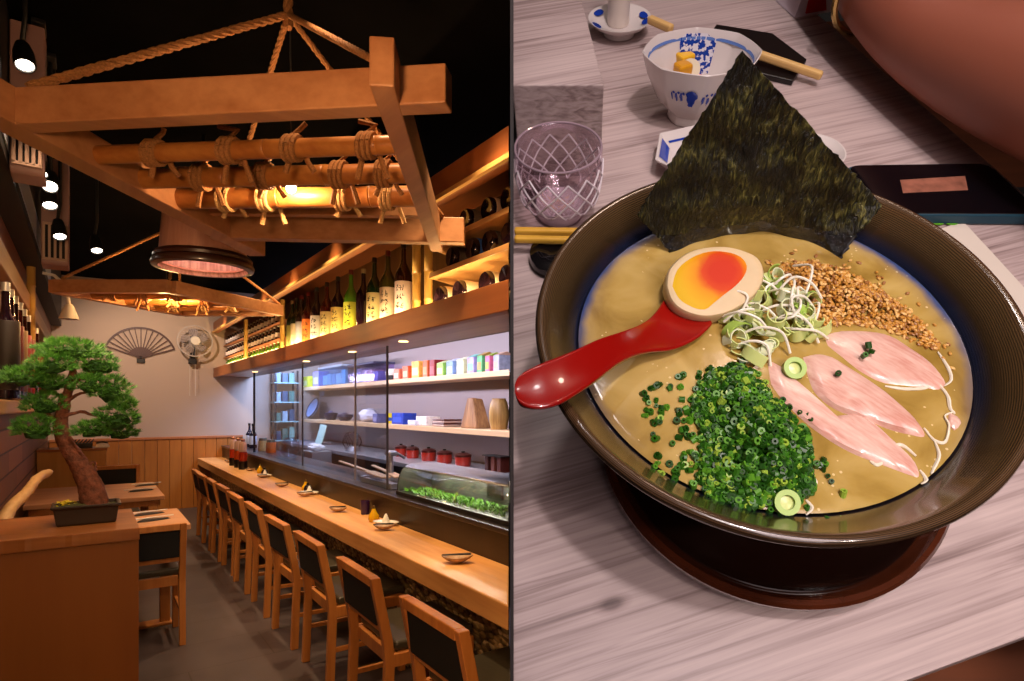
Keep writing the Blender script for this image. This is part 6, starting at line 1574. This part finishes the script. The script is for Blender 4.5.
gp = [RT(x, y, .0104) for x, y in ((900, 180), (965, 176), (968, 190), (903, 193))]
MB().prism([tuple(p[:2]) for p in gp], .01025, .0105).build('screen_reflection', P('dim_reflection', '#8a5644', .4, vary=.4, bscale=90), t)  # coloured patch stands for a reflection on the screen
pp = [RT(x, y, 0) for x, y in ((918, 238), (962, 222), (988, 250), (1030, 296), (1060, 400), (1000, 470), (960, 330))]
t = tthing('paper_sheet', 'white paper placemat sheet under the right side of the ramen bowl', 'paper')
MB().prism([tuple(p[:2]) for p in pp], .0003, .0011).build('sheet', P('white_paper', '#c8bdb0', .7), t)
mb = MB()
for x in (937, 951):
    p = RT(x, 222.0, .0012); mb.lathe([(0, 0), (.0036, 0), (.0036, .0006), (0, .0006)], 14, o=(p.x, p.y, .0012), M=Matrix.Scale(1.6, 4, (1, 0, 0)))
mb.build('green_marks', P('green_print', '#5aa018', .5), t)
rp_ = RT(812, 7, .008)
t = tthing('snack_packet', 'red and white packet at the far edge of the table behind the arm', 'packet', (rp_.x, rp_.y + .02, 0), .3)
MB().pillow([(-.024, -.02), (.024, -.02), (.024, .025), (-.024, .025)], .0004, .018, 4).build('packet', P('packet_white', '#c8b8c0', .4), t, smooth=True)
MB().pillow([(-.012, -.0205), (.012, -.0205), (.012, .02), (-.012, .02)], .003, .0170, 4).build('red_print', P('packet_red', '#b81418', .4), t, smooth=True)

# ---- the person at the right, leaning a bent bare arm on the table edge
out = V((-d2.y, d2.x, 0)); out = out if out.dot(mid - E2a) < 0 else -out
M_SKIN = P('skin', '#955540', .5, sss=.12, vary=.06, bscale=12, bump=.03)

def on_ray(x, y, c0, L, far=True):
    """point seen at (x, y) lying L from c0"""
    e = TI @ EYE_P; d = (TI.to_3x3() @ ray(x, y)).normalized(); w_ = e - c0
    b_ = w_.dot(d); q_ = b_ * b_ - (w_.length_squared - L * L)
    if q_ < 0: return e - d * b_
    return e + d * (-b_ + (math.sqrt(q_) if far else -math.sqrt(q_)))
Eb = RT(930, 46, .050)
wr_ = on_ray(816, -105, Eb, .235, True)
sh_ = on_ray(1400, 190, Eb, .30, False)
def skin_mesh(name, nodes, edges, mats, parent, root=0, levels=2, k=1.0):
    me = bpy.data.meshes.new(name); me.from_pydata([tuple(p) for p, r in nodes], edges, []); me.materials.append(mats)
    o = bpy.data.objects.new(name, me); COL.objects.link(o); o.parent = parent
    m_ = o.modifiers.new('skin', 'SKIN'); m_.use_smooth_shade = True
    if not me.skin_vertices: me.skin_vertices.new()
    for i, (p, r) in enumerate(nodes):
        r = r if isinstance(r, tuple) else (r, r)
        me.skin_vertices[0].data[i].radius = (r[0] * k, r[1] * k)
    for i in range(len(nodes)): me.skin_vertices[0].data[i].use_root = (i == root)
    s_ = o.modifiers.new('sub', 'SUBSURF'); s_.levels = levels; s_.render_levels = levels
    return o
person = tthing('person', 'person in dark clothes with a bent bare arm and bracelet leaning on the table edge', 'person')
S1 = sh_; S2 = S1 + V((.35, .11, .0)); chest = (S1 + S2) / 2
pel = V((chest.x + .19, chest.y + .04, -.20))
nodes = []; edges = []
def nd(p, r, prev=None):
    nodes.append((V(p), r)); i = len(nodes) - 1
    if prev is not None: edges.append((prev, i))
    return i
a = nd(pel, .12); b1 = nd(pel.lerp(chest, .45), .115, a); b2 = nd(chest - V((0, 0, .07)), .125, b1); nk = nd(chest + V((0, 0, .05)), .058, b2); nk2 = nd(chest + V((-.01, 0, .11)), .052, nk)
h1 = nd(chest + V((-.02, 0, .17)), .078, nk2); h2 = nd(chest + V((-.025, 0, .24)), .090, h1); h3 = nd(chest + V((-.02, 0, .30)), .070, h2)
def arm(S, E, W, prev, fwd, hand_up):
    s = nd(S, .060, prev); u1 = nd(S.lerp(E, .35), .059, s); u2 = nd(S.lerp(E, .72), .053, u1); e = nd(E, .037, u2)
    f1 = nd(E.lerp(W, .28), .043, e); f2 = nd(E.lerp(W, .65), .035, f1); w_ = nd(W, .026, f2)
    d = (W - E).normalized(); side = d.cross(V(hand_up)).normalized(); p1 = nd(W + d * .045, (.036, .017), w_); p2 = nd(W + d * .085, (.038, .014), p1)
    for k, L in enumerate((.062, .075, .080, .070)):
        o_ = side * (.028 - .0185 * k); q = nd(W + d * .095 + o_, .0085, p2); q2 = nd(W + d * (.095 + L * .5) + o_ * 1.1 - V(hand_up) * .010, .0082, q); nd(W + d * (.095 + L * .9) + o_ * 1.1 - V(hand_up) * .032, .0070, q2)
    t1 = nd(W + d * .045 + side * .042, .0105, p1); t2 = nd(W + d * .075 + side * .058 - V(hand_up) * .01, .0095, t1); nd(W + d * .10 + side * .060 - V(hand_up) * .02, .008, t2)
arm(S1, Eb, wr_, b2, None, (0, 0, 1))
E2_ = S2 + V((.10, .10, -.27)); W2_ = E2_ + V((-.20, .02, -.10)); arm(S2, E2_, W2_, b2, None, (0, 0, 1))
for s_ in (-1, 1):
    hp = pel + V((-.02, .09 * s_, -.03)); kn = hp + V((-.34, .03 * s_, -.02)); an = kn + V((.03, 0, -.40))
    i = nd(hp, .085, a); i = nd(hp.lerp(kn, .6), .068, i); i = nd(kn, .055, i); i = nd(kn.lerp(an, .4), .052, i); i = nd(an, .036, i); i = nd(an + V((-.08, 0, -.035)), .034, i); nd(an + V((-.15, 0, -.045)), .024, i)
skin_mesh('body', nodes, edges, M_SKIN, person)
M_CLOTH = P('black_cloth', '#100d0e', .85)
sn = [(pel + V((0, 0, -.04)), .135), (pel.lerp(chest, .3), .132), (pel.lerp(chest, .6), .132), (chest - V((0, 0, .07)), .142), (chest + V((0, 0, .0)), .085), (S1.lerp(chest, .6), .088), (S2.lerp(chest, .35), .088)]
skin_mesh('shirt', sn, [(0, 1), (1, 2), (2, 3), (3, 4), (3, 5), (3, 6)], M_CLOTH, person)
tn = [(pel + V((0, 0, -.03)), .14)]; te = []
for s_ in (-1, 1):
    hp = pel + V((-.02, .09 * s_, -.03)); kn = hp + V((-.34, .03 * s_, -.02)); an = kn + V((.03, 0, -.40))
    prev = 0
    for p, r in ((hp, .10), (hp.lerp(kn, .6), .082), (kn, .068), (kn.lerp(an, .5), .062), (an.lerp(kn, .05), .055)): tn.append((p, r)); te.append((prev, len(tn) - 1)); prev = len(tn) - 1
skin_mesh('trousers', tn, te, M_CLOTH, person)
hc = chest + V((-.015, 0, .255))
mb = MB(); mb.ball(hc, (.105, .10, .105), 20, 14); mb.v = [V((p.x + (.03 if p.z < hc.z else .012), p.y, p.z + .012)) for p in mb.v]; mb.build('hair', P('black_hair', '#0d0a09', .5), person, smooth=True)
d_ = (wr_ - Eb).normalized(); M = d_.to_track_quat('Z', 'Y').to_matrix().to_4x4()
bp_ = Eb.lerp(wr_, .36)
MB().lathe([(.0440 + .003 * math.cos(2 * PI * i / 8), .003 * math.sin(2 * PI * i / 8)) for i in range(8)], 40, o=bp_, M=M, closed=True).build('bracelet', P('gold_bracelet', '#c9a868', .25, metal=.9), person, smooth=True)
# a bench for the person
bs = V((pel.x + .06, pel.y, 0))
t = tthing('bench', 'dark upholstered bench under the person at the right', 'bench', (bs.x, bs.y, -.72))
MB().box(-.13, .30, -.6, .6, .27, .325).build('seat', M_BLACKPAD, t, bevel=.02)
for sx in (-.09, .26):
    for sy in (-.55, .55): MB().box(sx - .025, sx + .025, sy - .025, sy + .025, .002, .269).build('leg', M_BLACKW, t)
print('arm', Eb, wr_, sh_, (sh_ - Eb).length, pel)
# ---- lights and added fills over the table
def tl(kind, name, loc, energy, color, size=.1, target=None, **k): return light(kind, name, T @ V(loc), energy, color, size, T @ V(target) if target else None, **k)
tl('SPOT', 'table_spot', (.13, -.16, 1.3), 29, '#fff0ee', .035, (.03, .12, .0), spot=75, blend=.5)
tl('AREA', 'booth_fill', (.10, -.35, 1.5), 22, '#ffe6e6', 1.0, (0, .15, 0))  # broad fill added to soften the bowl's shadow
tl('AREA', 'booth_front_fill', (.2, -.9, .95), 2.2, '#ffe4e2', .4, (-.05, .2, .03))  # fill added for the fronts of the raised box and bowl
tl('SPOT', 'booth_side_fill', (.48, -.55, .95), 16, '#fff0e4', .03, (.16, .04, 0), spot=30, blend=.7)  # fill added to brighten the paper and phone
tl('SPOT', 'booth_back_light', (.35, .85, 1.25), 5, '#ffdcc4', .05, (.1, .35, 0), spot=70, blend=.8)
ft = RT(1000, 668, -.72)
tl('SPOT', 'booth_floor_fill', (ft.x + .15, ft.y - .35, -.1), 9, '#ffd8b8', .05, ft, spot=90, blend=.7)  # fill added to brighten the floor past the table edge
tl('SPOT', 'booth_rear_fill', (-.05, .75, 1.2), 17, '#fff0ec', .06, (.14, .2, 0), spot=42, blend=.8)  # fill added to light paper and phone from behind
# ---- world and view
w = bpy.data.worlds.new('world'); scene.world = w; w.use_nodes = True
w.node_tree.nodes['Background'].inputs[0].default_value = (.02, .016, .014, 1)
w.node_tree.nodes['Background'].inputs[1].default_value = .5
scene.view_settings.view_transform = 'Standard'; scene.view_settings.look = 'None'
scene.view_settings.exposure = 0; scene.view_settings.gamma = 1; scene.view_settings.use_curve_mapping = False
